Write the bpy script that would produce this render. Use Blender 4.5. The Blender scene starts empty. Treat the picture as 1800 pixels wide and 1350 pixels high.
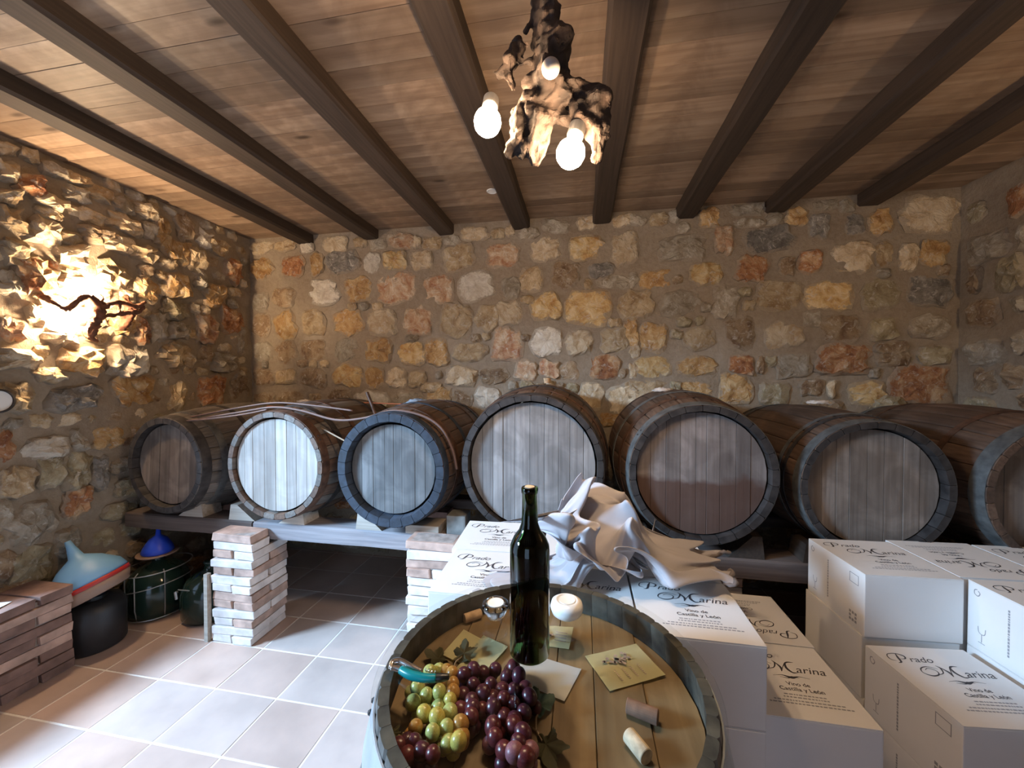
import bpy, bmesh, math, random
from mathutils import Vector, Matrix, noise, Euler
import numpy as np
C = bpy.context.scene.collection
PI = math.pi
rnd = random.Random(7)

# ------------------------------------------------------------------ camera
H = 1.4
cam_d = bpy.data.cameras.new('camera'); cam = bpy.data.objects.new('camera', cam_d); C.objects.link(cam)
cam_d.sensor_width = 36; cam_d.lens = 680/1800*36; cam_d.clip_start = 0.02
YAW = math.atan(122/680.); PITCH = -math.atan(11/680.)
cam.location = (0, 0, H); cam.rotation_euler = (PI/2 + PITCH, 0, YAW)
bpy.context.scene.camera = cam

# ------------------------------------------------------------------ light, exposure
S = bpy.context.scene
S.view_settings.view_transform = 'Standard'; S.view_settings.look = 'None'
S.view_settings.gamma = 1.0; S.view_settings.use_curve_mapping = False
S.view_settings.exposure = 0.0
w = bpy.data.worlds.new('world'); S.world = w; w.use_nodes = True
w.node_tree.nodes['Background'].inputs[0].default_value = (0.50, 0.68, 1.0, 1)
w.node_tree.nodes['Background'].inputs[1].default_value = 2.4

def area(name, loc, target, sx, sy, power, col):
    d = bpy.data.lights.new(name, 'AREA'); d.shape = 'RECTANGLE'; d.size = sx; d.size_y = sy
    d.energy = power; d.color = col
    o = bpy.data.objects.new(name, d); C.objects.link(o); o.location = loc
    o.rotation_euler = (Vector(target)-Vector(loc)).to_track_quat('-Z', 'Y').to_euler()
    return o
# daylight outside the open doorway in the left wall, beside the photographer
DAY = area('doorway_daylight', (-5.0, -0.80, 2.95), (-1.0, 1.3, 0.4), 1.1, 1.1, 1250, (0.42, 0.68, 1.0))
BULB = 420.0       # strength of the two lit chandelier bulbs
SCON = 1500.0        # strength of the wall lamp bulbs

# ------------------------------------------------------------------ geometry from the photograph (rays to real planes)
_cp, _sp = math.cos(PITCH), math.sin(PITCH)
_fw = Vector((-math.sin(YAW)*_cp, math.cos(YAW)*_cp, _sp)); _rt = Vector((math.cos(YAW), math.sin(YAW), 0)); _up = _rt.cross(_fw)
CAMP = Vector((0, 0, H))
def ray(x, y): return _fw + _rt*((x-900)/680.) - _up*((y-675)/680.)
def atY(x, y, Y): d = ray(x, y); return CAMP + d*(Y/d.y)
def atX(x, y, X): d = ray(x, y); return CAMP + d*(X/d.x)
def atZ(x, y, Z): d = ray(x, y); return CAMP + d*((Z-H)/d.z)

XL, XR, YB, YF, ZC = -2.72, 2.26, 2.80, -2.40, 2.55   # room

# ------------------------------------------------------------------ materials
def newmat(name):
    m = bpy.data.materials.new(name); m.use_nodes = True
    nt = m.node_tree; b = nt.nodes['Principled BSDF']; return m, nt, b
def N(nt, t, **k):
    n = nt.nodes.new(t)
    for a, v in k.items():
        if a in n.bl_rna.properties: setattr(n, a, v)
        else: n.inputs[a].default_value = v
    return n
def L(nt, a, b): nt.links.new(a, b)
def coords(nt, scale=(1,1,1), rand=True, kind='Object'):
    tc = N(nt, 'ShaderNodeTexCoord'); mp = N(nt, 'ShaderNodeMapping'); mp.inputs['Scale'].default_value = scale
    L(nt, tc.outputs[kind], mp.inputs['Vector'])
    if rand:
        oi = N(nt, 'ShaderNodeObjectInfo'); mu = N(nt, 'ShaderNodeMath', operation='MULTIPLY'); mu.inputs[1].default_value = 37.0
        L(nt, oi.outputs['Random'], mu.inputs[0]); cb = N(nt, 'ShaderNodeCombineXYZ')
        for i in range(3): L(nt, mu.outputs[0], cb.inputs[i])
        L(nt, cb.outputs[0], mp.inputs['Location'])
    return mp.outputs[0]
def ramp(nt, fac, stops):
    r = N(nt, 'ShaderNodeValToRGB'); e = r.color_ramp.elements
    while len(e) < len(stops): e.new(0.5)
    for i, (p, c) in enumerate(stops): e[i].position = p; e[i].color = (*c, 1) if len(c) == 3 else c
    L(nt, fac, r.inputs[0]); return r.outputs[0]
def mixc(nt, f, a, b, mode='MIX'):
    m = N(nt, 'ShaderNodeMix', data_type='RGBA', blend_type=mode)
    for s, v in ((m.inputs['Factor'], f), (m.inputs['A'], a), (m.inputs['B'], b)):
        pass
    def put(sock, v):
        if hasattr(v, 'is_output'): L(nt, v, sock)
        elif isinstance(v, (int, float)): sock.default_value = v
        else: sock.default_value = (*v, 1) if len(v) == 3 else v
    put(m.inputs[0], f); put(m.inputs[6], a); put(m.inputs[7], b)
    return m.outputs[2]
def bump(nt, b, hgt, strength, dist=0.01, prev=None):
    bp = N(nt, 'ShaderNodeBump'); bp.inputs['Strength'].default_value = strength; bp.inputs['Distance'].default_value = dist
    L(nt, hgt, bp.inputs['Height'])
    if prev: L(nt, prev, bp.inputs['Normal'])
    L(nt, bp.outputs[0], b.inputs['Normal']); return bp.outputs[0]
def plain(name, col, rough=0.5, metal=0.0, var=0.0, scale=20, bmp=0.0, **k):
    m, nt, b = newmat(name)
    b.inputs['Roughness'].default_value = rough; b.inputs['Metallic'].default_value = metal
    v = coords(nt); n = N(nt, 'ShaderNodeTexNoise', Scale=scale, Detail=6.0); L(nt, v, n.inputs['Vector'])
    lo = tuple(c*(1-var) for c in col); hi = tuple(min(1, c*(1+var)) for c in col)
    L(nt, ramp(nt, n.outputs[0], [(0.3, lo), (0.7, hi)]), b.inputs['Base Color'])
    if bmp: bump(nt, b, n.outputs[0], bmp, 0.004)
    for a, vv in k.items(): b.inputs[a.replace('_', ' ')].default_value = vv
    return m
def wood(name, dark, mid, light, axis=1, scale=14, rough=0.7, knots=0.0, vary=0.35, grain=0.5, stain=None, dirt=0.0):
    """procedural wood, fibres along object axis"""
    m, nt, b = newmat(name); b.inputs['Roughness'].default_value = rough
    sc = [scale]*3; sc[axis] = scale*0.07
    v = coords(nt, tuple(sc)); n = N(nt, 'ShaderNodeTexNoise', Scale=1.0, Detail=8.0, Roughness=0.65, Distortion=0.4); L(nt, v, n.inputs['Vector'])
    col = ramp(nt, n.outputs[0], [(0.25, dark), (0.5, mid), (0.75, light)])
    sc2 = [scale*7]*3; sc2[axis] = scale*0.25
    v2 = coords(nt, tuple(sc2)); n2 = N(nt, 'ShaderNodeTexNoise', Scale=1.0, Detail=4.0); L(nt, v2, n2.inputs['Vector'])
    col = mixc(nt, grain, col, ramp(nt, n2.outputs[0], [(0.3, tuple(c*.6 for c in mid)), (0.65, light)]), 'MIX')
    oi = N(nt, 'ShaderNodeObjectInfo')
    tone = ramp(nt, oi.outputs['Random'], [(0.0, (1-vary,)*3), (1.0, (1+vary*0.3,)*3)])
    col = mixc(nt, 1.0, col, tone, 'MULTIPLY')
    if dirt:
        vd = coords(nt, (3.5,)*3, rand=False); nd = N(nt, 'ShaderNodeTexNoise', Scale=1.6, Detail=5.0, Distortion=1.0); L(nt, vd, nd.inputs['Vector'])
        col = mixc(nt, ramp(nt, nd.outputs[0], [(0.42, (dirt,)*3), (0.6, (0,)*3)]), col, tuple(c*.7 for c in dark))
    if knots:
        vk = coords(nt, tuple(2.2 if i == axis else 6.5 for i in range(3))); vo = N(nt, 'ShaderNodeTexVoronoi', Scale=1.0); L(nt, vk, vo.inputs['Vector'])
        kf = ramp(nt, vo.outputs['Distance'], [(0.05, (knots,)*3), (0.13, (0,)*3)])
        col = mixc(nt, kf, col, tuple(c*.35 for c in dark))
    if stain:
        # brown wine stain over the lower part of the head, with a wavy tide line
        tc = N(nt, 'ShaderNodeTexCoord'); sp = N(nt, 'ShaderNodeSeparateXYZ'); L(nt, tc.outputs['Object'], sp.inputs[0])
        nn = N(nt, 'ShaderNodeTexNoise', Scale=9.0, Detail=3.0); L(nt, tc.outputs['Object'], nn.inputs['Vector'])
        ad = N(nt, 'ShaderNodeMath', operation='MULTIPLY_ADD'); ad.inputs[1].default_value = 0.12; L(nt, nn.outputs[0], ad.inputs[0]); L(nt, sp.outputs['Y'], ad.inputs[2])
        sf = ramp(nt, ad.outputs[0], [(stain[0], (0,)*3), (stain[0]+0.03, (stain[2],)*3)])
        col = mixc(nt, sf, col, stain[1])
    L(nt, col, b.inputs['Base Color'])
    bump(nt, b, n2.outputs[0], 0.35, 0.003)
    return m
def stone_mat(name, a, b_, c, speck=(0.6, 0.55, 0.48)):
    m, nt, b = newmat(name); b.inputs['Roughness'].default_value = 0.85
    v = coords(nt); n = N(nt, 'ShaderNodeTexNoise', Scale=11.0, Detail=9.0, Roughness=0.68, Distortion=0.6); L(nt, v, n.inputs['Vector'])
    col = ramp(nt, n.outputs[0], [(0.36, a), (0.5, b_), (0.63, c)])
    n3 = N(nt, 'ShaderNodeTexNoise', Scale=24.0, Detail=6.0, Roughness=0.7, Distortion=1.5); L(nt, v, n3.inputs['Vector'])
    col = mixc(nt, ramp(nt, n3.outputs[0], [(0.54, (0,)*3), (0.66, (0.7,)*3)]), col, speck)
    oi = N(nt, 'ShaderNodeObjectInfo')
    col = mixc(nt, 1.0, col, ramp(nt, oi.outputs['Random'], [(0.0, (0.78,)*3), (1.0, (1.12,)*3)]), 'MULTIPLY')
    # lime mortar smeared over the rim of each stone
    at = N(nt, 'ShaderNodeAttribute', attribute_name='rim'); am = N(nt, 'ShaderNodeMath', operation='MULTIPLY_ADD'); am.inputs[1].default_value = 1.5
    L(nt, n3.outputs[0], am.inputs[0]); L(nt, at.outputs['Fac'], am.inputs[2])
    col = mixc(nt, ramp(nt, am.outputs[0], [(0.85, (0,)*3), (1.0, (0.75,)*3)]), col, (0.30, 0.24, 0.175))
    L(nt, col, b.inputs['Base Color'])
    n2 = N(nt, 'ShaderNodeTexNoise', Scale=38.0, Detail=8.0, Roughness=0.7); L(nt, v, n2.inputs['Vector'])
    p = bump(nt, b, n.outputs[0], 0.8, 0.03); bump(nt, b, n2.outputs[0], 0.45, 0.008, p)
    return m

STONE = {
 'c': stone_mat('stone_cream',  (0.42,0.29,0.16), (0.56,0.44,0.29), (0.68,0.58,0.42)),
 'w': stone_mat('stone_white',  (0.48,0.40,0.31), (0.62,0.56,0.46), (0.72,0.67,0.58)),
 't': stone_mat('stone_tan',    (0.28,0.18,0.09), (0.42,0.31,0.18), (0.54,0.43,0.28)),
 'o': stone_mat('stone_ochre',  (0.30,0.15,0.05), (0.47,0.29,0.12), (0.58,0.43,0.24)),
 'y': stone_mat('stone_yellow', (0.42,0.22,0.07), (0.58,0.40,0.18), (0.68,0.55,0.34)),
 'r': stone_mat('stone_rust',   (0.20,0.07,0.03), (0.38,0.17,0.07), (0.55,0.37,0.21)),
 'p': stone_mat('stone_pink',   (0.36,0.16,0.08), (0.50,0.33,0.20), (0.64,0.54,0.41)),
 'b': stone_mat('stone_brown',  (0.17,0.10,0.055), (0.28,0.19,0.11), (0.37,0.28,0.18)),
 'g': stone_mat('stone_grey',   (0.23,0.18,0.12), (0.34,0.29,0.22), (0.46,0.41,0.33)),
 'd': stone_mat('stone_slate',  (0.12,0.105,0.09), (0.20,0.18,0.155), (0.31,0.28,0.24)),
 'v': stone_mat('stone_olive',  (0.22,0.165,0.09), (0.33,0.27,0.165), (0.43,0.37,0.25)),
}
def mortar_mat():
    m, nt, b = newmat('lime_mortar'); b.inputs['Roughness'].default_value = 0.95
    v = coords(nt, rand=False); n = N(nt, 'ShaderNodeTexNoise', Scale=2.6, Detail=6.0); L(nt, v, n.inputs['Vector'])
    n2 = N(nt, 'ShaderNodeTexNoise', Scale=30.0, Detail=9.0, Roughness=0.7); L(nt, v, n2.inputs['Vector'])
    col = ramp(nt, n.outputs[0], [(0.3, (0.21,0.155,0.105)), (0.55, (0.30,0.24,0.175)), (0.75, (0.36,0.31,0.25))])
    col = mixc(nt, 0.4, col, ramp(nt, n2.outputs[0], [(0.3, (0.19,0.14,0.09)), (0.7, (0.40,0.33,0.25))]))
    L(nt, col, b.inputs['Base Color']); p = bump(nt, b, n2.outputs[0], 0.7, 0.015)
    return m
M = {}
M['mortar'] = mortar_mat()
M['plank'] = wood('ceiling_board_wood', (0.17,0.10,0.062), (0.34,0.225,0.145), (0.50,0.375,0.265), axis=0, scale=7, rough=0.5, knots=0.9, vary=0.35, grain=0.35, dirt=.45)
M['beam'] = wood('dark_beam_wood', (0.022,0.013,0.009), (0.048,0.030,0.020), (0.082,0.054,0.037), axis=1, scale=12, rough=0.7)
M['timber'] = wood('grey_timber', (0.12,0.10,0.10), (0.22,0.20,0.21), (0.34,0.31,0.31), axis=0, scale=9, rough=0.8, knots=0.5, vary=.1)
M['timber_dark'] = wood('dark_timber', (0.05,0.035,0.03), (0.10,0.07,0.06), (0.16,0.12,0.10), axis=0, scale=9, rough=0.8, vary=.1)
M['stave'] = wood('aged_oak_stave', (0.035,0.02,0.014), (0.10,0.055,0.035), (0.19,0.115,0.075), axis=2, scale=11, rough=0.6, dirt=.5)
M['stave_grey'] = wood('weathered_oak_stave', (0.06,0.055,0.05), (0.13,0.11,0.095), (0.22,0.19,0.165), axis=2, scale=11, rough=0.65)
M['hoop'] = plain('hoop_iron', (0.04,0.034,0.032), 0.65, 0.3, 0.5, 25, 0.3)
M['hoop_grey'] = plain('hoop_galvanised', (0.12,0.12,0.115), 0.6, 0.4, 0.4, 25, 0.3)
M['hoop_blue'] = plain('hoop_painted_blue_black', (0.018,0.026,0.04), 0.75, 0.0, 0.5, 25, 0.3)
M['hoop_rust'] = plain('hoop_rusty', (0.10,0.05,0.03), 0.6, 0.4, 0.5, 25, 0.3)
M['head_brown'] = wood('head_brown', (0.07,0.05,0.04), (0.145,0.11,0.088), (0.23,0.18,0.145), axis=1, scale=9, rough=.75, knots=.9, dirt=.6)
M['head_pale'] = wood('head_pale', (0.25,0.215,0.185), (0.41,0.37,0.335), (0.55,0.51,0.47), axis=1, scale=9, rough=.7, knots=.3, vary=.3, dirt=.25)
M['head_grey'] = wood('head_grey', (0.065,0.065,0.065), (0.125,0.125,0.125), (0.21,0.205,0.20), axis=1, scale=9, rough=.75, knots=.5, vary=.35, dirt=.5)
M['head_silver'] = wood('head_silver', (0.12,0.11,0.105), (0.235,0.22,0.21), (0.38,0.36,0.35), axis=1, scale=9, rough=.75, knots=.8, vary=.4, dirt=.45)
M['head_stained'] = wood('head_stained', (0.11,0.082,0.07), (0.20,0.16,0.14), (0.31,0.26,0.235), axis=1, scale=9, rough=.75, knots=.6, vary=.3, stain=(0.08,(0.075,0.032,0.018),0.85), dirt=.5)
M['head_dim'] = wood('head_tan', (0.12,0.088,0.066), (0.22,0.17,0.135), (0.33,0.27,0.225), axis=1, scale=9, rough=.75, knots=.5, vary=.35, dirt=.5)
M['tile'] = plain('terracotta_tile', (0.42,0.27,0.21), 0.38, 0, 0.14, 5, 0.08)
M['grout'] = plain('pale_grout', (0.66,0.61,0.56), 0.9, 0, 0.1, 40)
M['brick'] = plain('old_brick', (0.42,0.28,0.22), 0.9, 0, 0.35, 14, 0.6)
M['brick_pale'] = plain('limewashed_brick', (0.60,0.53,0.49), 0.9, 0, 0.22, 14, 0.6)
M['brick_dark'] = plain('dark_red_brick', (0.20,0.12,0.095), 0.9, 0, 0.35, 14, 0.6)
M['brick_mortar'] = plain('brick_mortar', (0.30,0.25,0.22), 0.95, 0, 0.3, 30, 0.6)
M['card'] = plain('white_cardboard', (0.74,0.71,0.68), 0.6, 0, 0.03, 6, 0.03)
M['ink'] = plain('black_ink', (0.05,0.045,0.05), 0.6)
M['ink_grey'] = plain('grey_ink', (0.30,0.29,0.30), 0.6)
M['white_glaze'] = plain('white_porcelain', (0.80,0.77,0.72), 0.2)
M['wax'] = plain('white_wax', (0.82,0.80,0.74), 0.5)
M['cork'] = plain('cork', (0.50,0.33,0.19), 0.85, 0, 0.3, 60, 0.3)
M['cork_print'] = plain('printed_cork', (0.55,0.44,0.30), 0.85, 0, 0.35, 60, 0.3)
M['label_paper'] = plain('cream_label_paper', (0.70,0.64,0.36), 0.7, 0, 0.08, 12, 0.05)
M['label_white'] = plain('white_label_paper', (0.74,0.74,0.72), 0.7, 0, 0.06, 12, 0.05)
M['label_ink'] = plain('brown_label_ink', (0.34,0.26,0.22), 0.7, 0, .3, 40)
M['head_table'] = wood('table_barrel_head', (0.13,0.08,0.035), (0.22,0.14,0.06), (0.30,0.205,0.10), axis=1, scale=7, rough=.6, vary=.12, dirt=.6)
M['chime'] = plain('mouldy_stave_end', (0.05,0.046,0.035), 0.9, 0, 0.8, 22, 0.6)
M['metal'] = plain('polished_steel', (0.75,0.74,0.72), 0.18, 1.0)
M['teal'] = plain('teal_plastic', (0.0,0.17,0.17), 0.3)
M['black'] = plain('black_plastic', (0.012,0.012,0.012), 0.35)
M['black_rough'] = plain('black_drum_plastic', (0.02,0.02,0.022), 0.5, 0, .3, 10)
M['funnel'] = plain('pale_blue_plastic', (0.17,0.36,0.58), 0.45)  # grey-blue plastic, tinted bluer to carry the blue light on the funnel
M['red'] = plain('red_plastic', (0.42,0.03,0.025), 0.45)
M['tanp'] = plain('beige_plastic_rim', (0.30,0.20,0.15), 0.6)
M['blue'] = plain('blue_plastic', (0.02,0.07,0.62), 0.4)
M['wire'] = plain('galvanised_wire', (0.42,0.42,0.42), 0.4, 0.7)
M['bark'] = plain('vine_bark', (0.032,0.019,0.013), 0.85, 0, 0.6, 30, 0.9)
M['bark_red'] = plain('reddish_vine_bark', (0.12,0.045,0.022), 0.8, 0, 0.5, 30, 0.9)
M['socket'] = plain('grey_lamp_holder', (0.25,0.24,0.23), 0.5)
M['hose'] = plain('clear_hose', (0.15,0.085,0.065), 0.6, 0, .1)
M['copper'] = plain('orange_cable', (0.50,0.14,0.04), 0.4)
M['rag'] = plain('grey_rag', (0.20,0.22,0.25), 0.9, 0, .3)
M['ragw'] = plain('white_rag', (0.55,0.48,0.42), 0.9, 0, .2)
M['cloth'] = plain('pale_grey_fabric', (0.46,0.43,0.44), 0.85, 0, 0.06, 6, 0.05)
M['band'] = plain('dark_elastic_hem', (0.20,0.17,0.16), 0.8, 0, .3)
M['wedge'] = wood('pale_wedge_wood', (0.34,0.27,0.21), (0.50,0.42,0.34), (0.62,0.55,0.47), axis=0, scale=9, rough=.8)
M['green_grape'] = plain('green_grape_skin', (0.40,0.40,0.13), 0.3, 0, .25, 8)
M['amber_grape'] = plain('amber_grape_skin', (0.38,0.20,0.05), 0.3, 0, .25, 8)
M['purple_grape'] = plain('purple_grape_skin', (0.060,0.012,0.022), 0.3, 0, .4, 8)
M['red_grape'] = plain('red_grape_skin', (0.10,0.018,0.022), 0.3, 0, .4, 8)
M['stem'] = plain('dry_vine_stem', (0.28,0.20,0.13), 0.8)
M['leaf_dark'] = plain('dry_olive_leaf', (0.085,0.075,0.03), 0.7, 0, .3)
M['leaf_green'] = plain('grey_green_leaf', (0.12,0.19,0.15), 0.6, 0, .3)
for k in ('green_grape', 'amber_grape', 'red_grape'):
    bb = M[k].node_tree.nodes['Principled BSDF']; bb.inputs['Subsurface Weight'].default_value = 0.3; bb.inputs['Subsurface Radius'].default_value = (0.01,0.008,0.004); bb.inputs['Subsurface Scale'].default_value = 0.5
def glass(name, col, rough=0.0, ior=1.45):
    m, nt, b = newmat(name); b.inputs['Base Color'].default_value = (*col, 1); b.inputs['Roughness'].default_value = rough
    b.inputs['Transmission Weight'].default_value = 1.0; b.inputs['IOR'].default_value = ior
    return m
M['glass_green'] = glass('dark_green_bottle_glass', (0.05, 0.105, 0.03))
M['glass_clear'] = glass('clear_glass', (0.95, 0.97, 0.96))
M['glass_demi'] = plain('dark_green_demijohn_glass', (0.012,0.028,0.022), 0.12)
M['glass_frost'] = plain('grey_plastic_bottle', (0.24,0.27,0.25), 0.4)
M['wine'] = plain('red_wine', (0.010,0.001,0.002), 0.1)
def emit(name, col, s):
    m, nt, b = newmat(name); b.inputs['Base Color'].default_value = (0.8,0.8,0.8,1)
    b.inputs['Emission Color'].default_value = (*col, 1); b.inputs['Emission Strength'].default_value = s
    return m
M['bulb'] = emit('lit_bulb', (1.0, 0.70, 0.42), BULB)
M['bulb_wall'] = emit('lit_wall_bulb', (1.0, 0.72, 0.44), SCON)
M['bulb_right'] = emit('lit_right_wall_bulb', (1.0, 0.70, 0.40), 650.0)
M['bulb_off'] = plain('unlit_bulb', (0.36,0.34,0.32), 0.3)
# sheet glass over the table: real dielectric sheet (thin), so shadows of lamps pass
def sheet_glass():
    m = bpy.data.materials.new('table_sheet_glass'); m.use_nodes = True; nt = m.node_tree; nt.nodes.clear()
    o = N(nt, 'ShaderNodeOutputMaterial'); t = N(nt, 'ShaderNodeBsdfTransparent'); t.inputs[0].default_value = (0.985,0.992,0.985,1)
    g = N(nt, 'ShaderNodeBsdfGlossy'); g.inputs['Roughness'].default_value = 0.03
    f = N(nt, 'ShaderNodeFresnel'); f.inputs[0].default_value = 1.5; gm = N(nt, 'ShaderNodeNewGeometry')
    iv = N(nt, 'ShaderNodeMath', operation='SUBTRACT'); iv.inputs[0].default_value = 1.0; L(nt, gm.outputs['Backfacing'], iv.inputs[1])
    fm = N(nt, 'ShaderNodeMath', operation='MULTIPLY'); L(nt, f.outputs[0], fm.inputs[0]); L(nt, iv.outputs[0], fm.inputs[1])
    mx = N(nt, 'ShaderNodeMixShader'); L(nt, fm.outputs[0], mx.inputs[0]); L(nt, t.outputs[0], mx.inputs[1]); L(nt, g.outputs[0], mx.inputs[2]); L(nt, mx.outputs[0], o.inputs[0])
    return m
M['sheet'] = sheet_glass()

# ------------------------------------------------------------------ helpers
def obj(name, bm, mat, parent=None, smooth=False, label=None, loc=None):
    if isinstance(bm, bmesh.types.BMesh):
        me = bpy.data.meshes.new(name); bm.normal_update(); bm.to_mesh(me); bm.free()
    else: me = bm
    if smooth:
        for p in me.polygons: p.use_smooth = True
    if mat is not None and not me.materials: me.materials.append(mat)
    o = bpy.data.objects.new(name, me); C.objects.link(o)
    if parent: o.parent = parent
    if label: o['label'] = label
    if loc is not None: o.location = loc
    return o
def share(name, me, mat, parent=None, loc=None, rot=None, scale=None):
    """another object on shared mesh data, own material on the object slot"""
    o = bpy.data.objects.new(name, me); C.objects.link(o)
    if not me.materials: me.materials.append(mat)
    if mat is not None and me.materials[0] != mat:
        o.material_slots[0].link = 'OBJECT'; o.material_slots[0].material = mat
    if parent: o.parent = parent
    if loc is not None: o.location = loc
    if rot is not None: o.rotation_euler = rot
    if scale is not None: o.scale = scale
    return o
def thing(name, label, cat, loc=(0,0,0), rot=(0,0,0), group=None):
    o = bpy.data.objects.new(name, None); C.objects.link(o); o.empty_display_size = 0.05
    o.location = loc; o.rotation_euler = rot; return tag(o, label, cat, group)
def tag(o, label, cat, group=None, kind=None):
    o['label'] = label; o['category'] = cat
    if group: o['group'] = group
    if kind: o['kind'] = kind
    return o
def box(bm, x0, x1, y0, y1, z0, z1, bevel=0.0):
    r = bmesh.ops.create_cube(bm, size=1.0, matrix=Matrix.Translation(((x0+x1)/2, (y0+y1)/2, (z0+z1)/2)) @ Matrix.Diagonal((x1-x0, y1-y0, z1-z0, 1)))
    if bevel:
        es = list({e for v in r['verts'] for e in v.link_edges})
        bmesh.ops.bevel(bm, geom=es, offset=bevel, segments=2, affect='EDGES', profile=0.7)
    return r['verts']
def bx(x0, x1, y0, y1, z0, z1, bevel=0.0):
    bm = bmesh.new(); box(bm, x0, x1, y0, y1, z0, z1, bevel); return bm
def lathe(bm, prof, n=32, close=False):
    """prof: list of (r, z); r=0 ends are capped by a point"""
    rings = []
    for r, z in prof:
        if r < 1e-6: rings.append([bm.verts.new((0, 0, z))])
        else: rings.append([bm.verts.new((r*math.cos(2*PI*i/n), r*math.sin(2*PI*i/n), z)) for i in range(n)])
    pairs = list(zip(rings, rings[1:])) + ([(rings[-1], rings[0])] if close else [])
    for a, b in pairs:
        for i in range(n):
            j = (i+1) % n
            if len(a) == 1 and len(b) == 1: continue
            if len(a) == 1: bm.faces.new((a[0], b[i], b[j])) if False else bm.faces.new((a[0], b[j], b[i]))
            elif len(b) == 1: bm.faces.new((a[i], a[j], b[0]))
            else: bm.faces.new((a[i], a[j], b[j], b[i]))
    return bm
def lat(prof, n=32, close=False):
    bm = bmesh.new(); lathe(bm, prof, n, close); bmesh.ops.recalc_face_normals(bm, faces=bm.faces); return bm
def tube(bm, pts, rad, n=8, cap=True, wob=0.0, seed=0):
    pts = [Vector(p) for p in pts]
    if not hasattr(rad, '__len__'): rad = [rad]*len(pts)
    prev = None; up = Vector((0.13, 0.21, 1)).normalized()
    t0 = (pts[1]-pts[0]).normalized(); a = t0.cross(up)
    if a.length < 1e-3: a = t0.cross(Vector((1, 0, 0)))
    a.normalize(); rings = []
    for i, p in enumerate(pts):
        t = (pts[min(i+1, len(pts)-1)] - pts[max(i-1, 0)]).normalized()
        a = (a - t*a.dot(t)).normalized(); b = t.cross(a)
        ring = []
        for k in range(n):
            an = 2*PI*k/n; r = rad[i]
            if wob: r *= 1 + wob*noise.noise(p*22 + Vector((math.cos(an)*1.4, math.sin(an)*1.4, seed)))*1.6
            ring.append(bm.verts.new(p + (a*math.cos(an) + b*math.sin(an))*r))
        rings.append(ring)
    for r0, r1 in zip(rings, rings[1:]):
        for k in range(n): bm.faces.new((r0[k], r0[(k+1) % n], r1[(k+1) % n], r1[k]))
    if cap: bm.faces.new(rings[0][::-1]); bm.faces.new(rings[-1])
    return bm
def spline(pts, n=6):
    """Catmull-Rom through pts (tuples, any length)"""
    P = [tuple(p) for p in pts]; P = [P[0]] + P + [P[-1]]; out = []
    for i in range(1, len(P)-2):
        for k in range(n):
            t = k/n
            out.append(tuple(0.5*((2*b)+(-a+c)*t+(2*a-5*b+4*c-d)*t*t+(-a+3*b-3*c+d)*t**3) for a, b, c, d in zip(P[i-1], P[i], P[i+1], P[i+2])))
    out.append(P[-2]); return out
def organic(paths, voxel=0.006, disp=0.35, sub=4):
    """gnarled wood: noisy tapering tubes fused by a voxel remesh. paths: lists of (x,y,z,r)"""
    bm = bmesh.new()
    for i, p in enumerate(paths):
        sp = spline(p, sub)
        tube(bm, [q[:3] for q in sp], [max(q[3], 0.002) for q in sp], 10, True, disp, i*3.7)
    me = bpy.data.meshes.new('tmp'); bm.to_mesh(me); bm.free()
    o = bpy.data.objects.new('tmp', me); C.objects.link(o)
    md = o.modifiers.new('r', 'REMESH'); md.mode = 'VOXEL'; md.voxel_size = voxel
    dg = bpy.context.evaluated_depsgraph_get(); dg.update()
    m2 = bpy.data.meshes.new_from_object(o.evaluated_get(dg))
    bpy.data.objects.remove(o)
    for v in m2.vertices:
        c = v.co; nn = noise.noise(c*60)*0.5 + abs(noise.noise(c*26))*1.3
        v.co = c + v.normal*(nn-0.35)*.010
    return m2
def textmesh(s, size, shear=0.0, align='CENTER', bold=0.0):
    cu = bpy.data.curves.new('t', 'FONT'); cu.body = s; cu.size = size; cu.shear = shear; cu.align_x = align; cu.offset = bold
    o = bpy.data.objects.new('t', cu); C.objects.link(o)
    dg = bpy.context.evaluated_depsgraph_get(); dg.update()
    me = bpy.data.meshes.new_from_object(o.evaluated_get(dg)); bpy.data.objects.remove(o); return me

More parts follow.
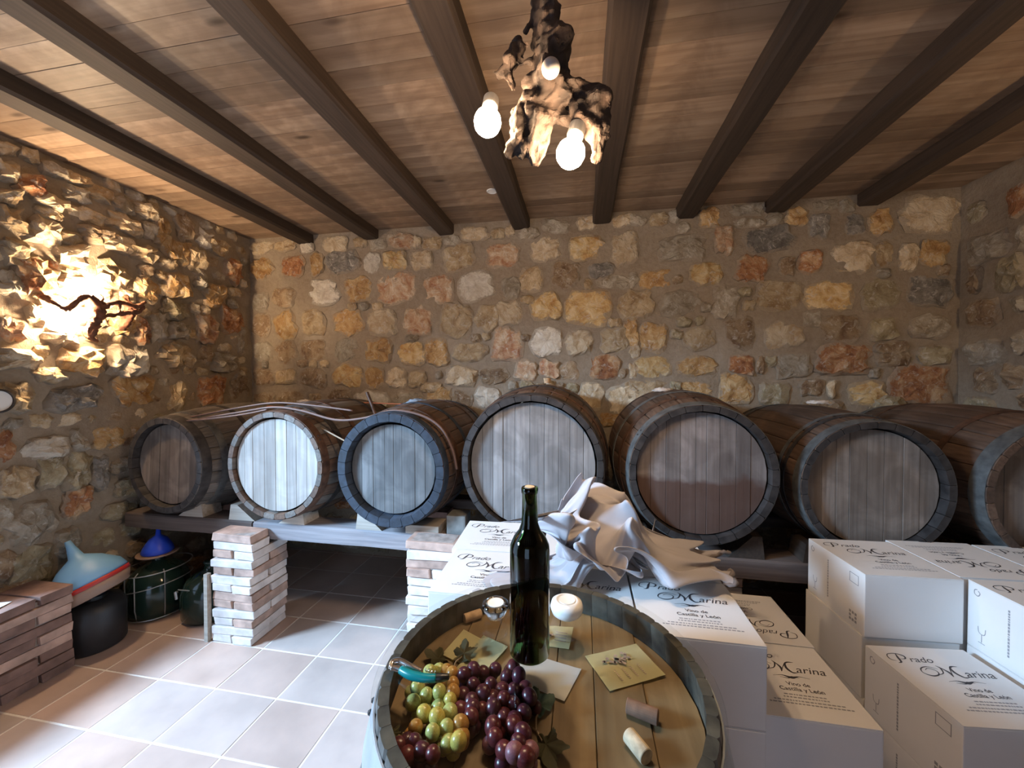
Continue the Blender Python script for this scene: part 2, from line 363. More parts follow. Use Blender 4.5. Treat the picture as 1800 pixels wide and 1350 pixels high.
# ------------------------------------------------------------------ setting: walls
def wall_sheet(name, axis, pos, u0, u1, z0, z1, step, rough, hole=None, outward=1):
    """mortar face, a grid with real unevenness; backed by a slab"""
    bm = bmesh.new(); nu = max(2, int((u1-u0)/step)); nz = max(2, int((z1-z0)/step))
    g = {}
    for i in range(nu+1):
        for j in range(nz+1):
            u = u0+(u1-u0)*i/nu; z = z0+(z1-z0)*j/nz
            p = Vector((u, pos, z)) if axis == 'y' else Vector((pos, u, z))
            d = (noise.noise(p*3.1)*0.5 + noise.noise(p*8)*0.35 + noise.noise(p*21)*0.18)*rough
            if axis == 'y': p.y -= outward*d
            else: p.x += outward*d
            g[i, j] = bm.verts.new(p)
    for i in range(nu):
        for j in range(nz):
            u = u0+(u1-u0)*(i+.5)/nu; z = z0+(z1-z0)*(j+.5)/nz
            if hole and hole[0] < u < hole[1] and hole[2] < z < hole[3]: continue
            q = (g[i, j], g[i+1, j], g[i+1, j+1], g[i, j+1])
            bm.faces.new(q if (axis == 'y') else q[::-1])
    T = 0.30
    # slab behind
    def slab(a, b, c, d):
        if axis == 'y': box(bm, a, b, min(pos+outward*.03, pos+outward*T), max(pos+outward*.03, pos+outward*T), c, d)
        else: box(bm, min(pos-outward*.03, pos-outward*T), max(pos-outward*.03, pos-outward*T), a, b, c, d)
    if hole:
        slab(u0, hole[0], z0, z1); slab(hole[1], u1, z0, z1); slab(hole[0], hole[1], hole[3], z1)
    else: slab(u0, u1, z0, z1)
    o = obj(name, bm, M['mortar'], smooth=True); o['kind'] = 'structure'; return o
DOOR = (-0.55, 1.06, 0.0, 2.24)
wall_back = wall_sheet('wall_back', 'y', YB, XL-.3, XR+.3, 0, ZC+.1, 0.035, 0.02)
wall_left = wall_sheet('wall_left', 'x', XL, YF, YB+.1, 0, ZC+.1, 0.035, 0.05, DOOR)
wall_right = wall_sheet('wall_right', 'x', XR, YF, YB+.1, 0, ZC+.1, 0.06, 0.025, None, -1)
wall_front = wall_sheet('wall_front', 'y', YF, XL-.3, XR+.3, 0, ZC+.1, 0.12, 0.03, (-1.3, 0.1, 0.0, 2.05), -1)

# stones seen in the photograph: picture boxes (centre, size) carried to the wall plane
S5 = """95 215 110 55 c;200 208 100 50 t;300 215 60 50 w;430 200 110 80 c;545 190 60 50 t;625 200 80 50 g;735 185 130 70 p;800 190 40 60 c;870 195 90 60 t;960 185 70 45 g;1060 155 130 65 c;1170 150 60 50 t;1225 135 45 55 c;1310 150 90 60 g;1430 120 120 65 g;1570 105 85 60 c;1740 95 100 55 c
15 330 50 90 r;100 310 100 95 o;240 300 100 95 r;345 290 60 95 o;460 285 150 110 d;595 290 75 105 w;700 275 105 85 y;825 275 100 85 c;990 260 140 115 t;1190 250 145 110 p;1385 225 130 100 c;1565 215 160 115 y;1745 220 120 150 c
90 465 80 90 g;195 440 105 95 b;375 420 140 110 w;535 405 125 110 o;710 400 175 135 p;895 400 140 130 p;1070 395 160 125 w;1225 400 85 95 g;1320 360 105 115 t;1475 340 130 115 b;1640 320 130 70 d;1700 375 150 60 g
20 560 50 85 r;95 570 80 100 b;205 570 100 140 o;330 560 110 120 t;490 555 130 115 o;640 555 125 120 c;810 550 130 130 p;975 550 145 165 t;1120 530 110 125 t;1215 515 115 110 c;1390 490 135 120 y;1580 490 200 155 y;1765 480 95 125 t
20 660 50 85 g;100 690 85 80 g;205 690 95 100 b;330 680 115 95 b;480 680 115 110 g;625 685 125 110 o;780 700 120 100 y;888 695 110 120 o;1040 690 150 80 t;1210 660 140 150 p;1390 645 140 120 w;1535 645 120 110 c;1700 635 130 110 t;1790 690 50 60 c
20 830 50 90 b;105 805 95 85 b;205 800 95 70 t;330 810 115 85 b;490 795 135 95 y;605 805 82 95 o;710 810 92 95 c;800 815 85 75 t;865 850 80 50 t;1000 800 130 95 c;1150 800 120 70 b;1295 775 100 90 p;1400 770 95 80 p;1495 780 90 80 b;1650 760 145 120 r;1785 780 50 80 c
100 910 110 75 b;235 905 130 75 b;340 900 50 45 t;450 890 100 80 b;595 910 140 85 w;760 910 130 85 g;900 900 110 90 o;1000 915 90 100 b;1120 895 110 95 w;1590 890 115 130 c;1740 905 145 120 c;1690 1000 140 60 o"""
S6 = """50 215 95 55 g;150 215 85 65 t;222 200 50 60 g;262 252 60 50 g;385 205 100 90 o;560 175 150 50 g;560 232 130 40 g;680 215 70 60 g;780 205 110 80 o;910 150 110 50 g;1010 155 75 60 g;880 245 100 110 d;650 305 205 115 d;1045 240 90 100 d;1160 230 110 115 o;1385 190 255 160 c
250 345 200 110 g;450 310 85 130 p;1030 390 190 140 c;1170 370 85 125 t;1290 385 90 125 c;1400 365 125 120 o;130 490 150 85 o;370 460 145 105 y;575 440 135 125 r;735 430 75 85 b;840 410 115 95 r;30 490 60 70 g
60 600 130 120 t;250 600 185 120 g;455 600 115 140 g;700 560 210 130 t;930 560 225 130 y;1160 560 190 140 v;1380 540 200 150 d
25 740 70 125 o;125 750 120 130 o;335 755 140 105 t;520 730 130 130 b;715 740 175 115 c;850 670 90 75 g;980 710 180 120 b;1170 720 130 100 v;1385 705 190 110 g
115 890 170 95 y;325 885 190 85 o;525 880 120 85 r;612 880 40 80 b;765 880 160 110 g;990 850 240 140 r;1215 830 160 120 b;1410 835 150 85 v
90 1000 230 110 t;320 990 140 65 o;500 990 150 140 o;680 1010 140 120 v;850 980 110 70 b;935 990 40 70 c;1105 1005 170 110 y;1340 970 265 175 r;1200 1060 150 80 v;900 1080 180 80 b"""
SR = """1570 190 80 90 v;1620 345 175 125 g;1760 130 100 150 r;1780 300 50 110 g;1565 500 60 120 b;1720 470 145 160 v;1770 600 80 80 g;1600 640 150 120 b;1610 825 190 120 g;1610 950 110 120 b;1770 780 70 100 g;1580 1060 150 70 v;1740 930 100 110 b"""
SL4 = """40 80 110 60 c;150 110 110 60 t;50 200 130 100 c;160 265 140 100 r;270 190 120 70 g;380 230 130 65 t;250 340 150 75 c;60 320 120 80 t;390 310 130 70 g;70 430 120 110 t;230 480 180 130 c;430 405 190 70 c;500 300 140 80 t;610 450 180 90 c;620 360 120 70 g;720 390 110 80 c;480 500 150 80 b;590 545 140 75 c;80 580 150 120 t;360 600 150 110 c;700 590 150 75 t;800 500 95 170 o;885 590 110 110 o;1000 520 65 90 w;905 460 80 110 b;740 480 80 80 g;960 620 80 100 t;1060 560 100 90 t;190 700 190 190 r;60 740 120 130 g;370 760 170 130 c;560 700 170 120 t;730 770 120 110 o;880 750 130 110 o;1050 800 110 115 o;1140 670 80 115 r;980 720 70 90 g;70 960 130 120 p;200 900 110 110 c;300 990 160 110 c;90 1110 210 90 c;470 900 130 90 t;600 940 120 100 o;700 970 80 130 r;780 950 80 150 g;860 870 120 80 v;880 970 100 90 g;1010 960 110 145 p;1130 920 110 130 r;1175 1010 50 120 g;590 1115 100 165 g;690 1120 75 135 w;860 1085 150 110 t;1090 1120 120 80 g;400 1110 220 135 o;230 1180 120 80 t;1010 1080 60 90 b;90 1290 140 125 t;370 1290 260 125 d;660 1260 200 150 o;870 1290 100 130 t;1030 1260 140 150 r;1165 1240 90 110 b"""
SL7 = """30 350 85 150 r;210 355 190 95 w;340 325 70 100 g;470 310 150 100 o;80 500 170 130 t;225 450 115 160 v;340 450 110 170 v;140 680 220 170 g;345 590 120 110 r;150 850 200 165 v;30 640 70 120 g;35 850 90 130 b;440 450 80 140 d;300 760 120 120 g;60 980 170 100 b;560 310 120 90 b"""

def stone_mesh(w_, h_, prot, seed, k=18, rings=5, ang=1.0):
    """an irregular hewn stone: broken outline, uneven bulging face, sides running into the mortar. local: x,z in wall plane, -y outwards"""
    r0 = random.Random(seed); bm = bmesh.new(); lay_ = bm.verts.layers.float.new('rim')
    pw = r0.uniform(2.6, 5.0); rot = r0.uniform(-.12, .12); ph = r0.uniform(0, 99)
    def outl(a):
        c, s = math.cos(a), math.sin(a); rr = (abs(c)**pw + abs(s)**pw)**(-1/pw)
        rr *= 1 + 0.24*ang*noise.noise(Vector((c*1.6+ph, s*1.6, 0))) + 0.12*ang*noise.noise(Vector((c*5+ph, s*5, 3)))
        x, z = c*rr*w_/2, s*rr*h_/2; return x*math.cos(rot)-z*math.sin(rot), x*math.sin(rot)+z*math.cos(rot)
    levels = [(1.05, -0.03), (1.0, 0.002), (0.88, prot*0.6), (0.66, prot*0.95), (0.36, prot*1.15)]
    R = []
    tx, tz = r0.uniform(-.25, .25), r0.uniform(-.25, .25)
    for li, (s, d) in enumerate(levels):
        ring = []
        for i in range(k):
            x, z = outl(2*PI*(i+(.5 if li % 2 else 0)+(r0.uniform(-.3, .3) if li >= 2 else 0))/k); s_ = s*(1+(r0.uniform(-.07, .07) if li >= 2 else 0)); x *= s_; z *= s_
            dd = d
            if li >= 2:
                dd += prot*(noise.noise(Vector((x*16+ph, z*16, 1)))*0.85 + noise.noise(Vector((x*34+ph, z*34, 5)))*0.5) + prot*(tx*x/w_ + tz*z/h_)*2
                x += noise.noise(Vector((x*30, z*30, ph)))*0.012*ang; z += noise.noise(Vector((x*30, z*30, ph+9)))*0.012*ang
            ring.append(bm.verts.new((x, -dd, z)))
        R.append(ring)
    c = bm.verts.new((0, -prot*(1.1+0.6*noise.noise(Vector((ph, 0, 1)))), 0))
    for a, b in zip(R, R[1:]):
        for i in range(k): bm.faces.new((a[i], a[(i+1) % k], b[(i+1) % k], b[i]))
    for i in range(k): bm.faces.new((R[-1][i], R[-1][(i+1) % k], c))
    for ring, val in zip(R, (.75, .62, .22, -.2, -.4)):
        for v in ring: v[lay_] = val
    c[lay_] = -.5
    return bm
sid = [0]
def add_stone(wall, name, cx, cz, w_, h_, prot, col, ang=1.0):
    """cx: along the wall, cz height"""
    sid[0] += 1
    bm = stone_mesh(w_, h_, prot, sid[0], ang=ang)
    if wall is wall_back: loc, rz = (cx, YB, cz), 0
    elif wall is wall_left: loc, rz = (XL, cx, cz), PI/2
    else: loc, rz = (XR, cx, cz), -PI/2
    o = obj('stone', bm, STONE[col], wall); o.location = loc; o.rotation_euler = (0, 0, rz); return o
placed = {id(wall_back): [], id(wall_left): [], id(wall_right): []}
def lay(wall, txt, ox, oy, sc, prot, ang=1.0, grow=1.07):
    for t in txt.replace('\n', ';').split(';'):
        a = t.split(); x, y, w_, h_ = [float(q)/sc for q in a[:4]]; x += ox; y += oy
        if wall is wall_back:
            f = lambda px, py: atY(px, py, YB-.02); u = lambda p: p.x; lim = (XL, XR)
        elif wall is wall_left:
            f = lambda px, py: atX(px, py, XL+.03); u = lambda p: p.y; lim = (0.6, YB)
        else:
            f = lambda px, py: atX(px, py, XR-.02); u = lambda p: p.y; lim = (0.6, YB)
        p = f(x, y); a0 = f(x-w_/2, y); a1 = f(x+w_/2, y); b0 = f(x, y-h_/2); b1 = f(x, y+h_/2)
        W = abs(u(a1)-u(a0)); Hh = abs(b0.z-b1.z); cu_ = (u(a0)+u(a1))/2; cz = (b0.z+b1.z)/2
        if cz+Hh/2 > ZC-.005: cz = min(cz, ZC-.005-Hh/2)
        lo, hi = max(cu_-W/2, lim[0]+.01), min(cu_+W/2, lim[1]-.01)
        if hi-lo < 0.03: continue
        cu_, W = (lo+hi)/2, (hi-lo)
        add_stone(wall, 'stone', cu_, cz, W*grow, Hh*grow, (0.07 if (wall is wall_left and 595 < y < 660 and x < 230) else prot*rnd.uniform(.6, 1.3)), a[4], ang)  # stones below the wall lamp pushed out further to shade the wall beneath
        placed[id(wall)].append((cu_, cz, W, Hh))
lay(wall_back, S5, 420, 350, 2.571, 0.017, 1.15)
lay(wall_back, S6, 1100, 300, 2.571, 0.017, 1.15)
lay(wall_right, SR, 1100, 300, 2.571, 0.022)
lay(wall_left, SL4, 0, 230, 2.754, 0.038, 1.8)
lay(wall_left, SL7, 0, 640, 2.411, 0.032, 1.3)
def fill(wall, u0, u1, z0, z1, dx, dz, pal, cap, ov=0.86):
    """coursed stones where the photograph shows only slivers (behind the barrels, low down)"""
    n = 0; r0 = random.Random(3); z = z0
    while z < z1:
        u = u0 + r0.uniform(0, dx)
        while u < u1 and n < cap:
            w_ = dx*r0.uniform(.7, 1.3); h_ = dz*r0.uniform(.8, 1.0); cu_, cz = u+w_/2, z+dz/2+r0.uniform(-.01, .01)
            if cu_+w_/2 < u1+.02 and not any(abs(cu_-a) < (w_+c)/2*ov and abs(cz-b) < (h_+d)/2*ov for a, b, c, d in placed[id(wall)]) and not (wall is wall_left and DOOR[0]-.1 < cu_ < DOOR[1]+.1 and cz < DOOR[3]+.05):
                add_stone(wall, 'stone', cu_, cz, w_*.88, h_*.9, .02*r0.uniform(.7, 1.3), r0.choice(pal)); placed[id(wall)].append((cu_, cz, w_, h_)); n += 1
            u += w_
        z += dz
fill(wall_back, XL+.02, XR-.02, 0.02, 1.45, .21, .155, 'btogvbr', 120)
fill(wall_back, XL+.02, XR-.02, 1.2, 2.5, .10, .09, 'btgv', 40)
fill(wall_left, 1.10, YB-.02, 0.02, 2.5, .17, .13, 'gtvbc', 60)
fill(wall_left, 1.12, YB-.02, 0.05, 2.5, .11, .09, 'gtctb', 130, .74)
fill(wall_right, 0.3, YB-.02, 0.1, 2.5, .17, .14, 'gvbt', 170)

# ------------------------------------------------------------------ floor, tiles
TX, TY = 0.311, 0.263
floor = obj('floor', bx(XL-.3, XR+.3, YF-.3, YB+.3, -0.10, -0.0015), M['grout']); floor['kind'] = 'structure'
tile_me = bpy.data.meshes.new('tile'); _b = bx(-TX/2+.004, TX/2-.004, -TY/2+.004, TY/2-.004, -0.012, 0.0, 0.0015); _b.to_mesh(tile_me); _b.free(); tile_me.materials.append(M['tile'])
tile_cols = []
for i, c in enumerate(((0.42,0.31,0.26), (0.45,0.355,0.31), (0.42,0.34,0.30), (0.45,0.32,0.26))):
    tile_cols.append(plain('terracotta_tile_%d' % i, c, 0.36, 0, 0.13, 5, 0.06))
x0 = -1.306 + TX/2
rest = bmesh.new()
for i in range(-5, 13):
    for j in range(-15, 7):
        cx, cy = x0+i*TX, 1.457+TY/2+j*TY
        if cx-TX/2 > XR or cx+TX/2 < XL-.15 or cy-TY/2 > YB or cy < YF: continue
        if cy < 0.35: box(rest, cx-TX/2+.004, cx+TX/2-.004, cy-TY/2+.004, cy+TY/2-.004, -.012, 0); continue
        o = share('floor_tile', tile_me, rnd.choice(tile_cols), floor, (cx, cy, rnd.uniform(-.0006, .0004)))
r_ = obj('floor_tiles', rest, M['tile'], floor); r_['kind'] = 'stuff'

# ------------------------------------------------------------------ ceiling
ceiling = obj('ceiling', bx(XL-.3, XR+.3, YF-.3, YB+.3, ZC+.02, ZC+.12), M['beam']); ceiling['kind'] = 'structure'
PW = 0.098
y = YB; k = 0
pm = {}
while y > YF:
    o = obj('ceiling_board', bx(XL-.05, XR+.05, -PW/2+.0007, PW/2-.0007, 0, .02, .0012) if not pm else pm['m'], M['plank'], ceiling, loc=(0, y-PW/2, ZC+rnd.uniform(0, .0015)))
    pm['m'] = o.data; y -= PW; k += 1
BX = [-2.13, -1.56, -0.945, -0.37, 0.20, 0.75, 1.305, 1.83]   # right faces of the beams
BL = ['dark ceiling beam nearest the left stone wall', 'dark ceiling beam second from the left stone wall', 'brown ceiling beam third from the left stone wall',
      'ceiling beam ending behind the left lit bulb of the root chandelier', 'ceiling beam just right of the root chandelier', 'dark ceiling beam second to the right of the root chandelier',
      'dark ceiling beam second from the right stone wall', 'dark ceiling beam nearest the right stone wall']
for X, lb in zip(BX, BL):
    bm = bmesh.new(); vs = []
    W_, Hb = 0.125, 0.075
    n = 40
    for j in range(n+1):
        y = YF+(YB+.02-YF)*j/n; a = noise.noise(Vector((X*3, y*3, 0)))*.004; b = noise.noise(Vector((X*3, y*3, 7)))*.004
        c = .012
        prof = [(-W_+a, 0), (-W_+a, -Hb+c+b), (-W_+a+c, -Hb+b), (a-c, -Hb+b), (a, -Hb+c+b), (a, 0)]
        vs.append([bm.verts.new((px, y, pz)) for px, pz in prof])
    for p, q in zip(vs, vs[1:]):
        for i in range(5): bm.faces.new((p[i], p[i+1], q[i+1], q[i]))
    bm.faces.new(vs[0]); bm.faces.new(vs[-1][::-1])
    bmesh.ops.recalc_face_normals(bm, faces=bm.faces)
    o = obj('ceiling_beam', bm, M['beam'], loc=(X, 0, ZC+.001)); tag(o, lb, 'beam', 'ceiling beams')

# ------------------------------------------------------------------ bricks
def brick_me(L_, W_, H_, seed):
    bm = bx(-L_/2, L_/2, -W_/2, W_/2, 0, H_, .004)
    for v in bm.verts:
        v.co += Vector([noise.noise(v.co*20+Vector((seed, k_*5, 0)))*.006 for k_ in range(3)])
    me = bpy.data.meshes.new('brick'); bm.to_mesh(me); bm.free(); return me
BM_ = [[brick_me(.115, .245, .040, s) for s in range(4)], [brick_me(.245, .115, .040, s+9) for s in range(4)]]   # header / stretcher seen from the front
HC = 0.0445
def pillar(label, xc, y0, top_front, top_back, mats, seed=1, wx=.25, dy=.25):
    t = thing('brick_pillar', label, 'pillar', (xc, y0+dy/2, 0), group='brick pillars under the barrel rack')
    r0 = random.Random(seed)
    nb = int(top_back/HC); nf = int(round(top_front/HC))
    core = bmesh.new(); box(core, -wx/2+.02, wx/2-.02, -dy/2+.02, dy/2-.02, 0, nb*HC-.004)
    if nf > nb: box(core, -wx/2+.02, wx/2-.02, -dy/2+.015, -.015, nb*HC-.006, nf*HC-.004)
    obj('mortar_core', core, M['brick_mortar'], t)
    for j in range(nf):
        z = j*HC; sh = lambda: r0.uniform(-.006, .006); mt = lambda: r0.choice(mats)
        full = j < nb
        if full and j % 2 == 0:    # headers seen from the front, running back
            for s in (-1, 1): share('brick', r0.choice(BM_[0]), mt(), t, (s*.0635+sh(), sh(), z+.001), (0, 0, r0.uniform(-.03, .03)), (1, 1, 1))
        else:
            for s in ((-1, 1) if full else (-1,)): share('brick', r0.choice(BM_[1]), mt(), t, (sh(), s*.0635+sh(), z+.001), (0, 0, r0.uniform(-.03, .03)))
    return t
pal = [M['brick_pale']]*3 + [M['brick']]
pillar('whitish brick pillar under the left end of the grey rack timber', -1.805, 1.72, .59, .515, pal, 1)
pillar('pale brick pillar behind the left rim of the barrel table', -.70, 1.72, .63, .515, pal, 5)
pillar('brick pillar hidden behind the white carton stacks, under the fifth barrel', .60, 1.90, .515, .515, pal, 7)
pillar('brick pillar hidden behind the right carton stack, under the seventh barrel', 1.75, 1.90, .515, .515, pal, 9)
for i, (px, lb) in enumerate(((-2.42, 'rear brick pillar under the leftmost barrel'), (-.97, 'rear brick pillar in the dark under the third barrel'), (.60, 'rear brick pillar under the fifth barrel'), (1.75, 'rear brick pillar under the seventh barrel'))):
    pillar(lb, px, 2.36, .515, .515, [M['brick_dark']], 20+i)  # darker bricks put the deep shade under the rack into their colour
# low brick wall along the left wall
t = thing('low_brick_wall', 'low brick wall of dark red bricks in the lower left corner', 'brick wall', (-2.56, 1.0, 0))
core = bmesh.new(); box(core, -.125, .115, -.24, .435, 0, .375); obj('mortar_core', core, M['brick_mortar'], t)
r0 = random.Random(4)
for j in range(9):
    z = j*.0445; yy = .455 if j % 2 else .455
    y = yy
    if j % 2:
        while y > -.1:
            share('brick', r0.choice(BM_[0]), M['brick_dark'] if r0.random() < .6 else M['brick'], t, (.075+r0.uniform(-.008, .008), y-.1225, z+.001), (0, 0, r0.uniform(-.03, .03))); 
            share('brick', r0.choice(BM_[0]), M['brick_dark'], t, (-.07, y-.1225, z+.001)); y -= .255
    else:
        while y > -.2:
            share('brick', r0.choice(BM_[1]), M['brick_dark'] if r0.random() < .6 else M['brick'], t, (.010+r0.uniform(-.008, .008), y-.0575, z+.001), (0, 0, r0.uniform(-.03, .03))); y -= .127
# paper on it
bm = bx(-.07, .07, -.05, .05, 0, .002); o = obj('paper_sheet', bm, M['label_white'], loc=(-2.55, 1.22, .4), label=None); tag(o, 'scrap of white paper lying on the low brick wall at the left edge', 'paper'); o.rotation_euler = (0, 0, .3)

# ------------------------------------------------------------------ rack timbers
RZ = 0.60; RY0, RY1 = 1.845, 1.985
def timber(label, xa, xb, y0, y1, mat, top=RZ, h=.085):
    bm = bmesh.new(); n = 14; vs = []
    for j in range(n+1):
        x = xa+(xb-xa)*j/n; d = lambda s: noise.noise(Vector((x*4, s, y0)))*.005
        vs.append([bm.verts.new(p) for p in ((x, y0+d(1), top-h+d(2)), (x, y0+d(1), top-.008), (x, y0+.008, top), (x, y1, top), (x, y1, top-h))])
    for p, q in zip(vs, vs[1:]):
        for i in range(5): bm.faces.new((p[i], p[(i+1) % 5], q[(i+1) % 5], q[i]))
    bm.faces.new(vs[0]); bm.faces.new(vs[-1]); bmesh.ops.recalc_face_normals(bm, faces=bm.faces)
    o = obj('rack_timber', bm, mat); tag(o, label, 'timber', 'timbers carrying the barrels'); return o
timber('grey front timber between the two whitish brick pillars', -1.79, .10, RY0, RY1, M['timber'])
timber('dark front timber under the leftmost barrel', XL+.05, -1.80, RY0, RY1, M['timber_dark'])
timber('dark front timber behind the white cartons', .11, XR-.04, RY0, RY1, M['timber_dark'])
timber('dark rear timber under the backs of the barrels', XL+.05, XR-.04, 2.50, 2.62, M['timber_dark'], .575, .06)

# ------------------------------------------------------------------ barrels
def barrel(name, label, group, rh, rb, Lb, head_mat, stave_mats, hoop_mats, loc, rot, ns=26, head_in=.035, thick=.028, nboards=9, chime_mat=None, board_tilt=0, bands=None, gap=.0012, seed=0, back=True, cat='barrel'):
    """axis along local z, front head at z=0 side. parts: stave, hoop, head_board"""
    t = thing(name, label, cat, loc, rot, group); r0 = random.Random(seed)
    prof = lambda z: rb-(rb-rh)*(2*z/Lb-1)**2
    # one stave, shared
    me = bpy.data.meshes.new('stave'); bm = bmesh.new(); da = 2*PI/ns; seg = 10; rows = []
    for j in range(seg+1):
        z = Lb*j/seg; R = prof(z); g = gap/R
        ch = thick*.45 if j in (0, seg) else 0
        a0, a1, am = -da/2+g, da/2-g, 0
        rows.append([bm.verts.new((r*math.cos(a), r*math.sin(a), z)) for r, a in ((R-.003, a0), (R, a0*.75), (R+.0005, am), (R, a1*.75), (R-.003, a1), (R-thick+ch, a1), (R-thick+ch, a0))])
    for p, q in zip(rows, rows[1:]):
        for i in range(7): bm.faces.new((p[i], p[(i+1) % 7], q[(i+1) % 7], q[i]))
    bm.faces.new(rows[0]); bm.faces.new(rows[-1]); bmesh.ops.recalc_face_normals(bm, faces=bm.faces); bm.to_mesh(me); bm.free(); me.materials.append(stave_mats[0])
    if chime_mat:
        me.materials.append(chime_mat); me.polygons[-1].material_index = 1; me.polygons[-2].material_index = 1
        for p in me.polygons:
            if all(me.vertices[v].co.z < Lb*.11 or me.vertices[v].co.z > Lb*.89 for v in p.vertices) and (p.center.xy.length < prof(p.center.z)-thick*.4): p.material_index = 1
    for i in range(ns): share('stave', me, stave_mats[i % len(stave_mats)], t, None, (0, 0, i*da))
    # hoops
    bands = bands or [(0.004, .048), (.135, .175), (.29, .325)]
    allb = bands + [(Lb-b, Lb-a) for a, b in bands]
    for bi, (z0, z1) in enumerate(allb):
        bm = lat([(prof(z0)+.0008, z0), (prof(z0)+.0035, z0), (prof((z0+z1)/2)+.004, (z0+z1)/2), (prof(z1)+.0035, z1), (prof(z1)+.0008, z1)], 64, True)
        obj('hoop', bm, hoop_mats[bi % len(hoop_mats)], t, smooth=False)
        if bi < 2:
            a = r0.uniform(0, 6); rv = bmesh.new()
            # rivet pair belongs to the hoop: small flat heads
            for s in (-.012, .012):
                bmesh.ops.create_cone(rv, cap_ends=True, segments=8, radius1=.005, radius2=.003, depth=.004, matrix=Matrix.Rotation(a, 4, 'Z') @ Matrix.Translation((prof((z0+z1)/2)+.0055, s, (z0+z1)/2)) @ Matrix.Rotation(PI/2, 4, 'Y'))
            obj('rivet', rv, M['hoop'], t)
    # heads
    for side in ((0, 1) if back else (0,)):
        rr = prof(head_in)-thick*.9; ws = [r0.uniform(.8, 1.25) for _ in range(nboards)]; tot = sum(ws); x = -rr
        hp = head_in if side == 0 else Lb-head_in
        for wv in ws:
            wd = 2*rr*wv/tot; xa, xb = x+.0006, x+wd-.0006; x += wd
            bm = bmesh.new(); top = []; nn = 7
            for i in range(nn+1):
                u = xa+(xb-xa)*i/nn; top.append((u, math.sqrt(max(rr*rr-u*u, 1e-6))))
            pts = top + [(u, -v) for u, v in reversed(top)]
            dz = r0.uniform(-.0015, .0015) + hp; f = bm.faces.new([bm.verts.new((u, v, dz)) for u, v in pts])
            e = bmesh.ops.extrude_face_region(bm, geom=[f])
            for v in e['geom']:
                if isinstance(v, bmesh.types.BMVert): v.co.z += (.018 if side == 0 else -.018)
            bmesh.ops.bevel(bm, geom=[ed for ed in bm.edges if ed.is_valid and abs(ed.verts[0].co.z-dz) < 1e-6 and abs(ed.verts[1].co.z-dz) < 1e-6 and abs(ed.verts[0].co.x-ed.verts[1].co.x) < 1e-5], offset=.001, segments=1, affect='EDGES')
            bmesh.ops.recalc_face_normals(bm, faces=bm.faces)
            o = obj('head_board', bm, head_mat, t)
            o.rotation_euler = (0, 0, board_tilt)
    return t
LY = (-PI/2, 0, 0)
GB = 'oak barrels on the rack'
st_b, st_g = M['stave'], M['stave_grey']
HY = 1.79
def bar(label, x, z, rh, rb, head, staves, hoops, y=HY, L_=.93, yaw=0, **k):
    return barrel('wine_barrel', label, GB, rh, rb, L_, head, staves, hoops, (x, y, z), (-PI/2, 0, yaw), **k)
bar('small dim oak barrel, leftmost on the rack, with a brown cracked head', -2.315, .905, .268, .325, M['head_brown'], [st_g], [M['hoop'], M['hoop_grey']], seed=1, nboards=6, yaw=-.05, thick=.055, chime_mat=M['hoop'], board_tilt=.06, bands=[(0.004, .05), (.10, .14), (.28, .31)])
bar('oak barrel with the brightest, almost white head', -1.606, .932, .285, .329, M['head_pale'], [st_b, st_g], [M['hoop_rust'], M['hoop']], seed=2, nboards=8, head_in=.02, thick=.046)
bar('oak barrel with a blue-black painted rim, third from left', -.945, .935, .285, .325, M['head_grey'], [st_b], [M['hoop_blue'], M['hoop_rust']], seed=3, nboards=8, thick=.070, chime_mat=M['hoop_blue'])
bar('largest barrel with a silver-grey head, right behind the wine bottle', -.232, .985, .333, .376, M['head_silver'], [st_b], [M['hoop'], M['hoop_rust']], seed=4, nboards=10, head_in=.03, thick=.046, chime_mat=M['hoop'])
bar('big dark barrel whose head is stained brown below, behind the crumpled cloth', .52, .975, .305, .360, M['head_stained'], [st_b], [M['hoop_grey'], M['hoop_rust']], seed=5, nboards=9, thick=.046, y=1.80, chime_mat=M['hoop'])
bar('dark barrel with a tan plank head, above the top left carton', 1.205, .935, .281, .318, M['head_dim'], [st_b], [M['hoop_grey'], M['hoop']], seed=6, nboards=8, thick=.045, y=1.835, chime_mat=M['hoop'], bands=[(0.004, .05), (.11, .13), (.15, .17)])
bar('reddish barrel cut off by the right edge of the picture', 1.868, .935, .285, .332, M['head_brown'], [st_b, M['stave']], [M['hoop_grey'], M['hoop_rust']], seed=8, nboards=8, thick=.045, y=1.835, bands=[(0.004, .06), (.20, .23)])

# wedges under the barrels on the front timber
def wedge(label, x, wd, hh, flip, mat, y=None, dy=.12):
    y = RY0+.01 if y is None else y
    bm = bmesh.new(); s = -1 if flip else 1
    pts = [(-wd/2, 0), (wd/2, 0), (wd/2*.85, hh), (wd/2*.35, hh)] if True else []
    pts = [(s*a, b) for a, b in pts]
    f = [bm.verts.new((a, 0, b)) for a, b in pts]; g = [bm.verts.new((a, dy, b)) for a, b in pts]
    bm.faces.new(f); bm.faces.new(g[::-1])
    for i in range(4): bm.faces.new((f[i], f[(i+1) % 4], g[(i+1) % 4], g[i]))
    bmesh.ops.recalc_face_normals(bm, faces=bm.faces)
    o = obj('barrel_wedge', bm, mat, loc=(x, y, RZ)); tag(o, label, 'wedge', 'wedges chocking the barrels'); return o
def wat(px): return atY(px, 910, RY0+.01).x
wedge('pale wooden wedge right of the leftmost barrel', wat(335), .17, .075, False, M['wedge'])
wedge('pale wooden wedge left of the white-headed barrel', wat(425), .17, .085, True, M['wedge'])
wedge('pale wooden wedge right of the white-headed barrel', wat(512), .16, .075, False, M['wedge'])
wedge('tan wooden wedge left of the barrel with the blue-black rim', wat(648), .15, .085, True, M['wedge'])
